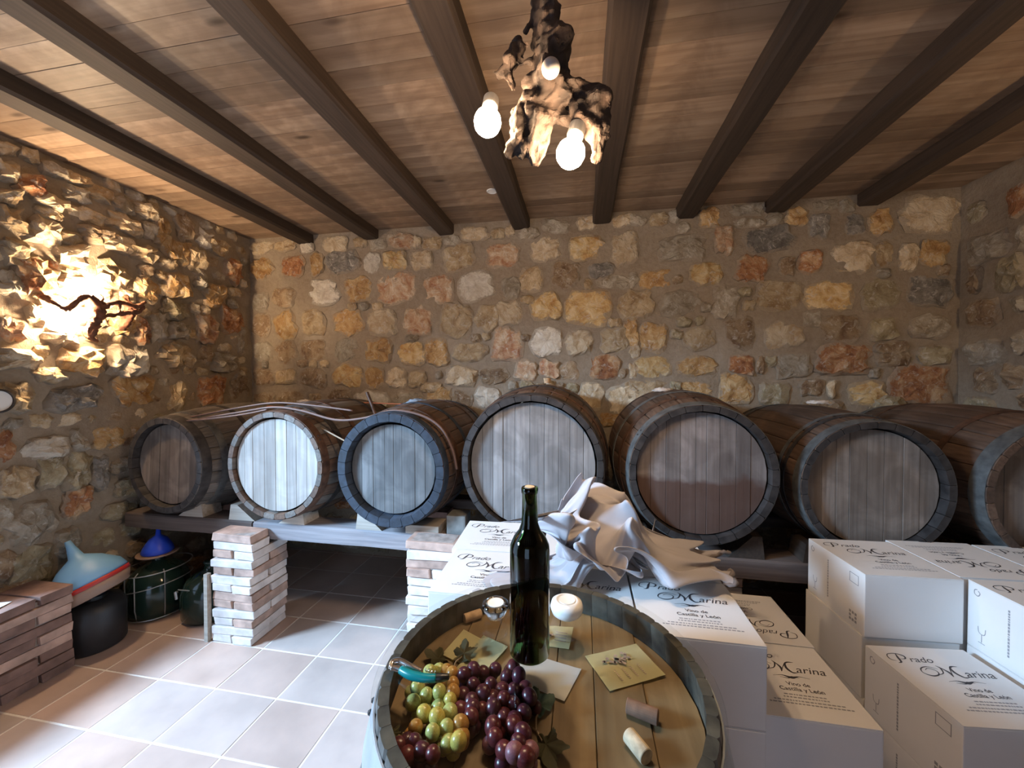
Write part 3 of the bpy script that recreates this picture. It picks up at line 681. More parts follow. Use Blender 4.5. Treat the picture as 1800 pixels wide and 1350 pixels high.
o = obj('wood_block', bx(-.09, .09, 0, .12, 0, .045, .005), M['wedge'], loc=(wat(742), RY0+.005, RZ)); tag(o, 'flat pale wood block right of the barrel with the blue-black rim', 'block')
o = obj('stone_block', bx(-.05, .05, 0, .10, 0, .10, .008), plain('grey_block', (0.16,0.16,0.15), .9, 0, .3, 20, .5), loc=(wat(800), RY0+.02, RZ)); tag(o, 'dark grey block between the third barrel and the largest barrel', 'block')
wedge('dark wedge under the left of the stained barrel', .33, .15, .10, True, M['beam'])
wedge('dark wedge under the right of the stained barrel', .72, .15, .10, False, M['beam'])
wedge('dark wedge under the left of the tan-headed barrel', 1.02, .15, .08, True, M['beam'])
wedge('dark wedge under the right of the tan-headed barrel', 1.38, .15, .08, False, M['beam'])
wedge('dark wedge under the left of the rightmost barrel', 1.69, .15, .08, True, M['beam'])

# ------------------------------------------------------------------ cartons
BW, BD, BH = 0.298, 0.300, 0.215
PAL = 0.085
def ribbon(bm, pts, widths, z=0):
    sp = spline([(*p, w_) for p, w_ in zip(pts, widths)], 6); L_ = []; R_ = []
    for i, (x, y, w_) in enumerate(sp):
        a = sp[max(i-1, 0)]; b = sp[min(i+1, len(sp)-1)]; d = Vector((b[0]-a[0], b[1]-a[1])); 
        if d.length < 1e-9: d = Vector((1, 0))
        d.normalize(); n = Vector((-d.y, d.x))*w_/2
        L_.append(bm.verts.new((x+n.x, y+n.y, z))); R_.append(bm.verts.new((x-n.x, y-n.y, z)))
    for i in range(len(sp)-1): bm.faces.new((R_[i], R_[i+1], L_[i+1], L_[i]))
def top_print():
    """Prado / Marina in script with swashes, ornament, Vino de Castilla y Leon, small lines. unit: metres, centred on the lid"""
    bm = bmesh.new(); k = 1.0
    def addtext(s, size, x, y, shear=0.0, align='LEFT', bold=0.0):
        me = textmesh(s, size, shear, align, bold); me.transform(Matrix.Translation((x, y, 0))); bm.from_mesh(me)
    W = .0030
    # capital P with curled flag
    ribbon(bm, [(-.100,.075),(-.112,.082),(-.106,.100),(-.084,.106),(-.066,.098),(-.070,.086),(-.086,.084)], [W*.3,W,W*.6,W*.9,W*1.4,W,W*.3])
    ribbon(bm, [(-.080,.105),(-.086,.090),(-.092,.072),(-.102,.068)], [W*.6,W*1.8,W*1.5,W*.3])
    addtext('rado', .032, -.066, .074, .45)
    # capital M with large loops
    ribbon(bm, [(-.020,.050),(-.040,.058),(-.062,.050),(-.070,.034),(-.056,.024),(-.036,.030),(-.030,.044),(-.044,.052),(-.056,.044)], [W*.3,W*.7,W,W*.8,W*1.3,W,W*.7,W*.6,W*.3])
    ribbon(bm, [(-.036,.030),(-.020,.036),(-.010,.054),(-.014,.064)], [W*.5,W*.8,W*1.2,W*.4])
    ribbon(bm, [(-.010,.060),(-.002,.040),(-.006,.024)], [W*.4,W*2.0,W*.6])
    ribbon(bm, [(-.006,.024),(.006,.044),(.022,.062),(.040,.064)], [W*.4,W*.6,W*1.4,W*.3])
    ribbon(bm, [(.018,.060),(.012,.040),(.020,.024),(.034,.026)], [W*.5,W*2.2,W*1.6,W*.3])
    addtext('arina', .036, .030, .026, .35)
    # ornament
    ribbon(bm, [(-.035,.006),(-.012,.010),(.008,.004),(.028,.010),(.052,.006)], [W*.2,W*.7,W*2.6,W*.7,W*.2])
    ribbon(bm, [(-.020,.003),(.0,.001),(.010,.008),(.026,.004)], [W*.2,W*.8,W*.8,W*.2])
    addtext('Vino de', .017, .012, -.024, 0, 'CENTER', .0002)
    addtext('Castilla y León', .017, .012, -.042, 0, 'CENTER', .0002)
    me = bpy.data.meshes.new('lid_print'); bm.to_mesh(me); bm.free(); me.materials.append(M['ink']); return me
def small_print():
    bm = bmesh.new(); r0 = random.Random(2)
    for row, (y, w_) in enumerate(((-.066, .10), (-.076, .11), (-.088, .17), (-.098, .20))):
        x = .012-w_/2
        while x < .012+w_/2:
            l_ = r0.uniform(.003, .010); box(bm, x, x+l_, y-.0018, y+.0018, -.0002, .0001); x += l_+.0028
    me = bpy.data.meshes.new('small_print'); bm.to_mesh(me); bm.free(); me.materials.append(M['ink_grey']); return me
def side_print():
    """left side of the carton: round mark, upright line of tiny print, glass symbol, stamp; x = along, y = up"""
    bm = bmesh.new(); W = .002; r0 = random.Random(5)
    ribbon(bm, [(.118,.085),(.112,.078),(.118,.068),(.128,.072),(.128,.084),(.120,.088)], [W*1.4]*6)
    y = -.07
    while y < .07:
        l_ = r0.uniform(.003, .009); box(bm, .028, .033, y, y+l_, -.0002, .0001); y += l_+.0025
    # glass symbol
    ribbon(bm, [(.105,-.05),(.105,-.075)], [W]*2); ribbon(bm, [(.095,-.078),(.115,-.078)], [W]*2); ribbon(bm, [(.094,-.028),(.096,-.045),(.105,-.05),(.114,-.045),(.116,-.028)], [W]*5)
    # stamp of squares
    for i in range(3):
        for j in range(3):
            if (i, j) != (1, 1): box(bm, -.115+i*.013, -.106+i*.013, -.085+j*.013, -.076+j*.013, -.0002, .0001)
    for a, b, c, d in ((-.122,-.080,.052,.054), (-.122,-.080,.084,.086), (-.122,-.120,.052,.086), (-.082,-.080,.052,.086)): box(bm, a, b, c, d, -.0002, .0001)
    for v in bm.verts: v.co.x = -v.co.x
    bmesh.ops.reverse_faces(bm, faces=bm.faces)
    me = bpy.data.meshes.new('side_print'); bm.to_mesh(me); bm.free(); me.materials.append(M['ink_grey']); return me
LP, SP, SD = top_print(), small_print(), side_print()
def carton_mesh():
    """closed carton: body shell with thin lid flaps meeting along the middle and tape over the seam"""
    bm = bmesh.new(); box(bm, -BW/2, BW/2, -BD/2, BD/2, 0, BH-.003, .003); return bm
def flap_mesh():
    return bx(-BW/2+.0005, BW/2-.0005, -BD/2+.0005, BD/2-.0005, BH-.003, BH, .001)
cme = bpy.data.meshes.new('carton_body'); _b = carton_mesh(); _b.to_mesh(cme); _b.free(); cme.materials.append(M['card'])
fme = bpy.data.meshes.new('lid'); _b = flap_mesh(); _b.to_mesh(fme); _b.free(); fme.materials.append(M['card'])
def carton(label, x, y, z, rz=0.0, flip=False, prints=True, group='white wine cartons', d=1.0):
    t = thing('wine_carton', label, 'carton', (x, y, z), (0, 0, rz+(PI if flip else 0)), group)
    share('carton_body', cme, M['card'], t)
    share('lid', fme, M['card'], t)
    if prints:
        share('lid_print', LP, M['ink'], t, (.004, -.004, BH+.0005), None, (1.14, 1.12, 1)); share('small_print', SP, M['ink_grey'], t, (0, 0, BH+.0005))['kind'] = 'stuff'
        # left side (faces -x): local x -> along -y.. , y -> up
        o = share('side_print', SD, M['ink_grey'], t, (-BW/2-.0006, 0, BH/2)); o.rotation_euler = Euler((PI/2, 0, -PI/2)); o['kind'] = 'stuff'
    if d != 1: t.scale = (1, d, 1)
    return t
def pallet(label, x0, x1, y0, y1):
    t = thing('wood_pallet', label, 'pallet', ((x0+x1)/2, (y0+y1)/2, 0), group='pallets under the cartons'); W_, D_ = x1-x0, y1-y0
    for k in range(3): obj('pallet_block', bx(-W_/2, W_/2, -.04+(k-1)*(D_/2-.04), .04+(k-1)*(D_/2-.04), 0, PAL-.02), M['timber_dark'], t)
    n = max(3, int(W_/.12))
    for k in range(n): obj('pallet_slat', bx(-W_/2+k*W_/n+.005, -W_/2+(k+1)*W_/n-.005, -D_/2, D_/2, PAL-.019, PAL-.001), M['timber_dark'], t)
Z1, Z2, Z3 = PAL+2*BH+.001, PAL+BH+.0005, PAL    # carton bases, top layer first   (tops: Z1+BH = .73)
def at_corner(px, py, zt, cx, cy, rz):
    """centre of a carton whose top corner (cx,cy = +-1) is at the picture point"""
    p = atZ(px, py, zt); v = Vector((cx*BW/2, cy*BD/2, 0)); v.rotate(Euler((0, 0, rz))); return p.x-v.x, p.y-v.y
rA = .06
xA, yA = at_corner(1521, 1010, Z1+BH, -1, -1, rA)
carton('top left carton of the right stack, with a plain bluish front face', xA, yA, Z1, rA)
carton('white carton in the middle layer directly under the top left carton of the right stack', xA-.005, yA+.005, Z2, rA, flip=True)
carton('white carton at the bottom below the top left carton of the right stack', xA, yA, Z3, rA)
ca, sa = math.cos(rA), math.sin(rA)
def off(x, y, dx, dy, rz): return x+dx*math.cos(rz)-dy*math.sin(rz), y+dx*math.sin(rz)+dy*math.cos(rz)
xB, yB_ = off(xA, yA, BW+.006, .02, rA)
carton('white top carton with upside-down print, right of the blue-lit carton', xB, yB_, Z1, rA, flip=True)
xF, yF_ = off(xA, yA, 2*BW+.012, .01, rA)
carton('white top carton at the far right back of the right stack', xF, yF_, Z1, rA)
xC, yC = off(xA, yA, BW+.018, -BD+.008, rA)
carton('white top carton cut by the right edge, its left side bright blue-white', xC, yC, Z1, rA)
xG2, yG2 = off(xA, yA, 2*BW+.03, -BD+.008, rA)
carton('white carton outside the right edge, top layer front', xG2, yG2, Z1, rA)
rD = .10
xD, yD = at_corner(1517, 1130, Z2+BH, -1, 1, rD)
carton('white carton one layer down in front of the blue-lit carton, bottom right of the picture', xD, yD-.01, Z2, rD)
carton('white carton at the bottom of the right stack in front', xD, yD-.01, Z3, rD)
for (a, b), nm in (((xB, yB_), 'under the upside-down printed carton'), ((xF, yF_), 'under the far right back carton'), ((xC, yC), 'under the carton cut by the right edge'), ((xG2, yG2), 'under the carton outside the right edge')):
    carton('hidden middle layer white carton '+nm, a, b, Z2, rA, prints=False); carton('hidden bottom layer white carton '+nm, a, b, Z3, rA, prints=False)
pallet('low wooden pallet under the right carton stack', .90, 1.85, 1.0, 1.76)
# middle stack
rG = 0.0
xG, yG = at_corner(1349, 1137, Z1+BH, 1, -1, rG)
carton('white carton with large print, half under the crumpled cloth, top of the middle stack', xG, yG, Z1, rG)
carton('second layer white carton under the half covered carton of the middle stack', xG, yG, Z2, rG)
carton('bottom white carton of the middle stack', xG, yG, Z3, rG)
xG1, yG1 = xG+.006, yG+BD+.004
for z, s in ((Z1, 'top'), (Z2, 'middle'), (Z3, 'bottom')):
    carton('white %s layer carton hidden under the crumpled cloth, back right' % s, xG1-.01, yG1, z, 0, prints=False)
rJ = .0
xJ, yJ = xG-BW-.006, yG+.02
for z, s in ((Z1, 'top'), (Z2, 'middle'), (Z3, 'bottom')):
    carton('white %s layer carton behind the wine bottle, under the cloth' % s, xJ, yJ, z, 0, prints=(z == Z1))
    carton('white %s layer carton hidden under the middle of the cloth, back row' % s, xJ-.002, yJ+BD+.004, z, 0, prints=False)
xK, yK = at_corner(826, 915, Z1+BH, -1, 1, .05)
xK = min(xK, xJ-BW-.022)
for z, s in ((Z1, 'top'), (Z2, 'middle'), (Z3, 'bottom')):
    carton('%s white carton at the far left back, left of the bottle neck' % s, xK, yK, z, .05, prints=(z == Z1))
    carton('%s white carton at the near left, just behind the barrel table' % s, min(xK+.03, xJ-BW-.010), yK-BD-.006, z, .02, prints=(z == Z1))
pallet('low wooden pallet under the middle carton stack', -.47, .45, 1.02, 1.76)
# lower cartons between the stacks
xI, yI = at_corner(1554, 1285, Z2+BH, 1, -1, 0)
carton('white carton one layer lower, right of the half covered carton, with shadow stripes', xI, yI, Z2, 0)
carton('bottom white carton below the striped-shadow carton', xI, yI, Z3, 0)
xH, yH = at_corner(1435, 1139, Z2+BH+.006, 1, -1, 0)
carton('white carton with upside-down print behind the striped-shadow carton', xH, max(yH, yI+BD+.003), Z2+.001, 0, flip=True)
carton('bottom white carton below the lower upside-down printed carton', xH, max(yH, yI+BD+.003), Z3, 0)
pallet('low wooden pallet under the two lower cartons', .50, .80, 1.12, 1.74)

# ------------------------------------------------------------------ barrel table
GZ = .905; TCX, TCY = -.065, .665; GR = .283
tb = barrel('barrel_table', 'standing barrel used as a table in the foreground, recessed head under glass', None, .272, .335, GZ-.006, M['head_table'],
       [st_g], [plain('bluish_zinc_hoop', (.42,.47,.52), .35, .5, .15, 20)], (TCX, TCY, GZ-.006), (PI, 0, 0), ns=44, head_in=.052, thick=.03, nboards=7, chime_mat=M['chime'], bands=[(.012, .075), (.16, .20), (.30, .33)], gap=.0003, seed=12, cat='table', back=True)
gl = obj('glass_sheet', lat([(0, 0), (GR-.002, 0), (GR, .0015), (GR, .0045), (GR-.002, .006), (0, .006)], 96), M['sheet'], loc=(TCX, TCY, GZ-.0055), smooth=False)
tag(gl, 'round clear glass sheet lying on the rim of the barrel table', 'glass')
TOP = GZ+.0012          # top of the glass
HEAD = GZ-.006-.052+.0  # surface of the recessed head
def pt(x, y, z): p = atZ(x, y, z); return p

# bottle
bp = pt(931, 1148, TOP)
t = thing('wine_bottle', 'dark green wine bottle without label standing on the barrel table', 'bottle', (bp.x, bp.y, TOP+.0003))
R = .0355
outer = [(0, .004), (R*.55, .002), (R-.004, 0), (R, .004), (R, .185), (R*.97, .197), (R*.80, .210), (R*.55, .222), (R*.42, .235), (.0142, .250), (.0135, .288), (.0150, .289), (.0152, .296), (.0142, .299)]
inner = [(.0095, .299), (.0098, .25), (R*.38, .234), (R*.50, .221), (R*.74, .209), (R*.90, .196), (R-.003, .184), (R-.003, .0055), (0, .0055)]
obj('bottle_glass', lat(outer+inner, 48), M['glass_green'], t, smooth=True)
obj('wine', lat([(0, .0062), (R-.0036, .0062), (R-.0036, .183), (R*.88, .196), (R*.72, .2085), (R*.48, .2205), (R*.36, .2335), (.0092, .246), (0, .246)], 40), M['wine'], t, smooth=True)
obj('cork', lat([(0, .262), (.0091, .262), (.0091, .300), (0, .3005)], 24), M['cork_print'], t, smooth=False)

# tealight holders
cp = pt(871, 1085, TOP)
t = thing('glass_candle_holder', 'clear glass tealight holder left of the bottle', 'candle holder', (cp.x, cp.y, TOP+.0003))
obj('holder_glass', lat([(0, .001), (.013, 0), (.018, .003), (.0275, .022), (.0265, .030), (.019, .031), (.017, .020), (.0, .016)], 40), M['glass_clear'], t, smooth=True)
obj('tealight', lat([(0, .0205), (.0165, .0212), (.0168, .031), (.0155, .0305), (0, .0295)], 30), M['wax'], t, smooth=False)
cp = pt(996, 1085, TOP)
t = thing('ceramic_candle_holder', 'round white ceramic tealight holder right of the bottle', 'candle holder', (cp.x, cp.y+.004, TOP+.0003))
obj('holder_bowl', lat([(0, .0), (.020, 0), (.030, .008), (.034, .020), (.031, .030), (.022, .035), (.0195, .034), (.018, .028), (0, .027)], 40), M['white_glaze'], t, smooth=True)
obj('tealight', lat([(0, .0275), (.0168, .0282), (.0172, .035), (.016, .0345), (0, .0335)], 30), M['wax'], t, smooth=False)

# corkscrew
a, b = pt(690, 1180, TOP), pt(783, 1208, TOP)
ang = math.atan2(b.y-a.y, b.x-a.x); Lc = (b-a).length
t = thing('corkscrew', "waiter's corkscrew with a teal and black handle on the left of the glass", 'corkscrew', (a.x, a.y, TOP+.0085), (0, 0, ang))
bm = bmesh.new(); sp = spline([(.018, -.002, 0, .0055), (.04, -.006, 0, .0065), (.065, -.004, 0, .0060), (Lc-.018, .002, 0, .0055)], 5); tube(bm, [q[:3] for q in sp], [q[3]*1.1 for q in sp], 12)
obj('handle', bm, M['teal'], t, smooth=True)
bm = bmesh.new(); sp = spline([(Lc-.020, .002, 0, .0060), (Lc-.010, .006, 0, .0060), (Lc, .012, 0, .004)], 5); tube(bm, [q[:3] for q in sp], [q[3] for q in sp], 12)
obj('handle_tip', bm, M['black'], t, smooth=True)
bm = bmesh.new(); sp = spline([(.0, -.004, 0, .004), (-.004, .006, .001, .0055), (.006, .012, .001, .006), (.022, .010, .001, .0055), (.036, .008, .001, .0045), (.052, .007, 0, .003)], 5); tube(bm, [q[:3] for q in sp], [q[3] for q in sp], 10)
obj('lever', bm, M['metal'], t, smooth=True)
bm = bmesh.new(); sp = spline([(.0, -.004, 0, .004), (.010, -.002, 0, .005), (.024, -.003, 0, .005)], 4); tube(bm, [q[:3] for q in sp], [q[3] for q in sp], 10); obj('foot', bm, M['metal'], t, smooth=True)
bm = bmesh.new(); hx = [(.055+i*.0009, .012+.0022*math.cos(i*.9), .0022*math.sin(i*.9)) for i in range(24)]; tube(bm, hx, .0008, 6); obj('screw_worm', bm, M['metal'], t, smooth=True)

# paper labels on the head
def quad_label(label, pts, mat, bunch=True, dz=0.0):
    P = [pt(x, y, HEAD+.002) for x, y in pts]; c = sum(P, Vector())/4
    bm = bmesh.new(); n = 8; g = {}
    for i in range(n+1):
        for j in range(n+1):
            u, v = i/n, j/n; p = P[0]*(1-u)*(1-v)+P[1]*u*(1-v)+P[2]*u*v+P[3]*(1-u)*v
            edge = (abs(u-.5)*2)**4*.35+(abs(v-.5)*2)**4*.35
            g[i, j] = bm.verts.new((p.x-c.x, p.y-c.y, .0012+dz+.0018*abs(noise.noise(Vector((u*3, v*3, c.x*50))))+edge*.0015))
    for i in range(n):
        for j in range(n): bm.faces.new((g[i, j], g[i+1, j], g[i+1, j+1], g[i, j+1]))
    r = bmesh.ops.solidify(bm, geom=bm.faces[:], thickness=.0004)
    bmesh.ops.recalc_face_normals(bm, faces=bm.faces)
    o = obj('paper_label', bm, mat, loc=(c.x, c.y, HEAD+.0018), smooth=True); tag(o, label, 'label', 'loose wine labels under the glass')
    if bunch:
        ux, uy = (P[1]-P[0]), (P[3]-P[0]); bm = bmesh.new(); r0 = random.Random(3)
        def at_(u, v): q = P[0]+ux*u+uy*v; return q.x-c.x, q.y-c.y
        for k in range(22):
            u, v = .35+r0.gauss(0, .07), .5+r0.gauss(0, .13); x, y = at_(u, v)
            bmesh.ops.create_circle(bm, cap_ends=True, segments=8, radius=.0035, matrix=Matrix.Translation((x, y, .0052)))
        for k in range(7):
            for m_ in range(4):
                x, y = at_(.60+k*.045, .28+m_*.14); box(bm, x-.0018, x+.0018, y-.0009, y+.0009, .0050, .0052)
        obj('label_print', bm, M['label_ink'], o)['kind'] = 'stuff'
    return o
quad_label('cream wine label with a faint grape drawing, right side under the glass', [(1028,1155),(1072,1217),(1170,1188),(1118,1133)], M['label_paper'])
quad_label('blue-lit white label just in front of the bottle, under the glass', [(890,1190),(992,1235),(1022,1178),(930,1150)], M['label_white'], False)
quad_label('small cream label below the white ceramic candle holder', [(935,1133),(1000,1143),(1008,1104),(945,1100)], M['label_paper'])
quad_label('cream label under the glass candle holder, left of the bottle', [(776,1152),(840,1182),(880,1142),(815,1108)], M['label_paper'], False)
quad_label('cream label left of the bottle, half under the red grapes', [(800,1180),(845,1192),(893,1140),(850,1120)], M['label_paper'], False, .002)

# corks on the head
def cork(label, a, b, mat, r=.0115):
    A, B = pt(*a, HEAD+r), pt(*b, HEAD+r); d = B-A; Lk = d.length
    o = obj('wine_cork', lat([(0, 0), (r*.93, 0), (r, .001), (r, Lk-.001), (r*.93, Lk), (0, Lk)], 24), mat, loc=(A.x, A.y, HEAD+r+.0005))
    o.rotation_euler = d.to_track_quat('Z', 'Y').to_euler(); tag(o, label, 'cork', 'corks on the barrel table'); return o
cork('dark wine-stained cork below the grape drawing label', (1102,1240), (1157,1262), plain('stained_cork', (.20,.11,.07), .85, 0, .4, 40))
cork('pale printed cork nearest the bottom right of the barrel table', (1105,1292), (1137,1332), M['cork_print'])
cork('small cork at the back left of the barrel table', (816,1088), (845,1078), M['cork'], .010)

# leaves
def leaf(label, c, size, rot, mat, z=.006, lobes=5):
    p = pt(*c, HEAD+z); bm = bmesh.new(); n = 60; ring = []
    cen = bm.verts.new((0, 0, .002))
    for i in range(n):
        a = 2*PI*i/n; r = size*(.50+.42*(1-abs(((a*lobes/(2*PI)) % 1)*2-1))+.10*(((a*23/(2*PI)) % 1)))
        r *= .75+.25*math.cos(a)
        ring.append(bm.verts.new((r*math.cos(a), r*math.sin(a)*.85, .004*math.sin(a*5)+.12*abs(math.sin(a))*r)))
    for i in range(n): bm.faces.new((cen, ring[i], ring[(i+1) % n]))
    bmesh.ops.solidify(bm, geom=bm.faces[:], thickness=.0006)
    t = obj('grape_leaf', bm, mat, loc=(p.x, p.y, HEAD+z)); t.rotation_euler = (.25, -.15, rot); tag(t, label, 'leaf', 'dry grape leaves')
    bm = bmesh.new(); tube(bm, [(-size*.2, 0, .001), (-size*.6, size*.1, .002), (-size*1.0, size*.05, 0)], .0014, 6); obj('leaf_stalk', bm, M['stem'], t); return t
leaf('dry brown jagged leaf standing left of the bottle', (815,1150), .036, 1.3, M['leaf_dark'], .014)
leaf('dark olive leaf at the left inside the barrel rim', (770,1160), .038, 2.4, M['leaf_dark'], .008)
leaf('grey-green leaf right of the red grapes', (948,1240), .040, 1.6, M['leaf_green'], .012, 3)
leaf('dark leaf at the lower left of the grapes', (690,1290), .035, 3.5, M['leaf_dark'], .008)
leaf('dark green leaf at the bottom of the table between grapes and corks', (960,1310), .045, -.8, M['leaf_dark'], .008)

# grapes
ico = bpy.data.meshes.new('grape'); _b = bmesh.new(); bmesh.ops.create_icosphere(_b, subdivisions=3, radius=1.0); _b.to_mesh(ico); _b.free()
for p in ico.polygons: p.use_smooth = True
ico.materials.append(M['green_grape'])
def bunch(label, outline_pts, mats, r, seed, levels=1, group='bunches of grapes'):
    """outline_pts: picture positions of the berries of the upper layer; a lower layer fills in below"""
    r0 = random.Random(seed); P = []
    for k, (x, y) in enumerate(outline_pts):
        p = pt(x, y, HEAD+.022); P.append(p)
    c = sum(P, Vector())/len(P)
    t = thing('grape_bunch', label, 'grapes', (c.x, c.y, HEAD), group=group)
    for p in P:
        rr = r*r0.uniform(.9, 1.08); share('grape', ico, r0.choice(mats), t, (p.x-c.x, p.y-c.y, min(.0495-rr, .026+r0.uniform(0, .010))), (r0.uniform(0, 3), 0, r0.uniform(0, 3)), (rr, rr, rr*1.12))
    for p in P:
        rr = r*.95; share('grape', ico, r0.choice(mats), t, (p.x-c.x+r0.uniform(-.01, .01), p.y-c.y+r0.uniform(-.008, .012), rr+.0035), (0, 0, 0), (rr, rr, rr))
    bm = bmesh.new(); d0 = P[0]-c
    tube(bm, [(P[0].x-c.x, P[0].y-c.y, .018), (0, 0, .016), (P[-1].x-c.x, P[-1].y-c.y, .015)], .002, 6)
    for p in P[::3]: tube(bm, [(0, 0, .016), ((p.x-c.x)*.5, (p.y-c.y)*.5, .018), ((p.x-c.x), (p.y-c.y), .020)], .001, 5)
    obj('bunch_stem', bm, M['stem'], t); return t
k = 5.294
def px5(s): return [(640+float(a)/k, 1130+float(b)/k) for a, b in (q.split(',') for q in s.split())]
gg, ag, pg, rg = M['green_grape'], M['amber_grape'], M['purple_grape'], M['red_grape']
bunch('bunch of green grapes on the left of the barrel table', px5('700,290 610,330 500,400 500,480 580,530 455,605 560,705 690,640 680,765 800,700 770,870 640,920 700,520 800,610 880,1000 780,960'), [gg, gg, gg, plain('yellow_grape', (.46,.38,.09), .3, 0, .2, 8)], .0115, 3)
bunch('bunch of amber grapes beside the green ones', px5('820,340 830,450 830,530 900,830 480,830 900,900 760,300'), [ag], .0115, 4)
bunch('large bunch of dark purple grapes in front of the bottle', px5('930,360 1020,320 1110,300 1220,270 1390,260 1330,350 1440,370 1180,430 1290,480 1020,430 920,510 1000,600 1110,540 1200,560 1390,500 1500,460 1540,560 1300,600 1390,620 1490,690 1010,690 900,660 1100,660 1200,680 1300,720 1400,760 1000,760'), [pg, pg, pg, rg], .0118, 5)
bunch('bunch of dull red grapes at the bottom edge of the table', px5('1390,820 1480,930 1440,1010 1540,1040 1400,1100 1300,1050 1200,850 1220,960 1500,1130'), [rg, pg, plain('dusty_grape', (.22,.09,.11), .4, 0, .3, 10)], .0125, 6)
bunch('few dark grapes at the lower left inside the rim', px5('400,960 330,1000 470,1000 540,1080 400,1100 640,1120'), [pg, pg, rg], .0118, 8)

# ------------------------------------------------------------------ chandelier of vine root
CY = 0.97
def cpt(x, y, r, Y=CY): p = atY(x, y, Y); return (p.x, p.y, p.z, r)
trunk = [
 [cpt(952,-122,.020), cpt(950,-60,.022), cpt(957,0,.028), cpt(961,50,.033), cpt(966,100,.046), cpt(965,140,.050), cpt(955,185,.048), cpt(945,225,.030), cpt(940,265,.018), cpt(941,290,.009)],
 [cpt(955,160,.04), cpt(925,200,.034), cpt(915,240,.022), cpt(900,262,.018), cpt(890,275,.010)],
 [cpt(915,240,.018), cpt(922,262,.018), cpt(912,280,.008)],
 [cpt(960,170,.035), cpt(1000,165,.030), cpt(1035,165,.032), cpt(1052,190,.028), cpt(1058,225,.020), cpt(1066,245,.012)],
 [cpt(1035,175,.028), cpt(1020,200,.024), cpt(1045,235,.022), cpt(1050,270,.014), cpt(1042,285,.008)],
 [cpt(975,190,.024), cpt(985,205,.016), cpt(1010,215,.012), cpt(1030,222,.012)],
 [cpt(960,190,.02), cpt(962,230,.012), cpt(955,262,.010), cpt(948,284,.005)],
 [cpt(960,40,.02), cpt(940,20,.010), cpt(930,45,.006), cpt(922,57,.003)],
 [cpt(945,95,.010), cpt(930,110,.007), cpt(912,112,.007)],
 [cpt(920,75,.016), cpt(905,90,.020), cpt(893,108,.022), cpt(892,125,.014), cpt(898,145,.010), cpt(903,160,.006)],
 [cpt(893,118,.010), cpt(880,128,.010), cpt(870,134,.012)],
]
t = thing('root_chandelier', 'gnarled vine root chandelier with two lit bulbs hanging from the ceiling', 'chandelier', (0, 0, 0))
p0 = Vector(cpt(952,-122,0)[:3]); t.location = (p0.x, p0.y, ZC)
def loc_to(o, par):
    o.data.transform(Matrix.Translation(-par.location)); return o
o = obj('vine_root', organic(trunk, .0042, .6), M['bark'], t, smooth=False); loc_to(o, t)
bm = bmesh.new(); lathe(bm, [(0, -.028), (.03, -.026), (.055, -.008), (.058, 0), (0, 0)], 32); bmesh.ops.recalc_face_normals(bm, faces=bm.faces); obj('ceiling_rose', bm, M['bark'], t, smooth=True)
def bulb(par, p, d, mat, r=.027, ln=.075, holder=True):
    """globe bulb centred on p, cap towards d"""
    d = Vector(d).normalized(); prof = [(0, -r)] + [(r*math.cos(a), r*math.sin(a)) for a in [-1.2, -.8, -.4, 0, .4, .8]] + [(r*.50, r*1.15), (r*.46, r*1.35)]
    bm = lat(prof+[(0, r*1.35)], 24); o = obj('bulb', bm, mat, par, smooth=True); q = d.to_track_quat('Z', 'Y').to_euler()
    o.location = Vector(p)-par.location; o.rotation_euler = q
    h_ = obj('lamp_holder', lat([(0, r*1.30), (r*.52, r*1.30), (r*.60, r*1.6), (r*.60, r*2.5), (r*.45, r*2.7), (0, r*2.7)], 20), M['socket'], par, smooth=False)
    h_.location = o.location; h_.rotation_euler = q
    return o
bulb(t, Vector(cpt(857,215,0,.95)[:3]), Vector(cpt(870,136,0,1.02)[:3])-Vector(cpt(857,215,0,.95)[:3]), M['bulb'], r=.034)
bulb(t, Vector(cpt(1003,270,0,.93)[:3]), Vector(cpt(1020,205,0,.97)[:3])-Vector(cpt(1003,270,0,.93)[:3]), M['bulb'], r=.034)
pu = Vector(cpt(968,120,0,.885)[:3]); bulb(t, pu, Vector((0, .6, .55)), M['bulb_off'], r=.021)

# ------------------------------------------------------------------ wall lamps of vine root
def lpt(x, y, r, X=-2.575): p = atX(x, y, X); return (p.x, p.y, p.z, r)
def l4(a, b, r, X=-2.575): return lpt(a/2.754, 230+b/2.754, r, X)
sc = [
 [l4(325,870,.012), l4(375,825,.014), l4(425,800,.016), l4(465,835,.020), l4(478,885,.024), l4(455,945,.022), l4(440,1000,.016), l4(470,1015,.012)],
 [l4(478,865,.020), l4(540,835,.014), l4(600,835,.012), l4(660,850,.016), l4(705,825,.008)],
 [l4(470,905,.018), l4(540,895,.010), l4(610,880,.014), l4(670,880,.012), l4(700,850,.006)],
 [l4(575,835,.010), l4(580,880,.009)],
 [l4(470,850,.016), l4(500,815,.006), l4(480,790,.003)],
 [l4(455,960,.018, -2.60), l4(440,980,.020, -2.66), l4(430,990,.025, -2.70)],
 [l4(330,870,.012), l4(290,850,.012, -2.60), l4(240,820,.014, -2.64), l4(200,800,.016, -2.70)],
 [l4(590,800,.018, -2.68), l4(630,860,.026, -2.665), l4(610,920,.024, -2.665), l4(585,960,.018, -2.69)],
]
t = thing('root_wall_lamp', 'glowing vine root lamp on the left stone wall', 'wall lamp', (0, 0, 0)); t.location = Vector(l4(430,990,0,-2.70)[:3])
o = obj('vine_root', organic(sc, .004), M['bark_red'], t, smooth=True); loc_to(o, t)
bulb(t, lpt(152,508,0,-2.64)[:3], (.2, .3, -.8), M['bulb_wall'], r=.022)
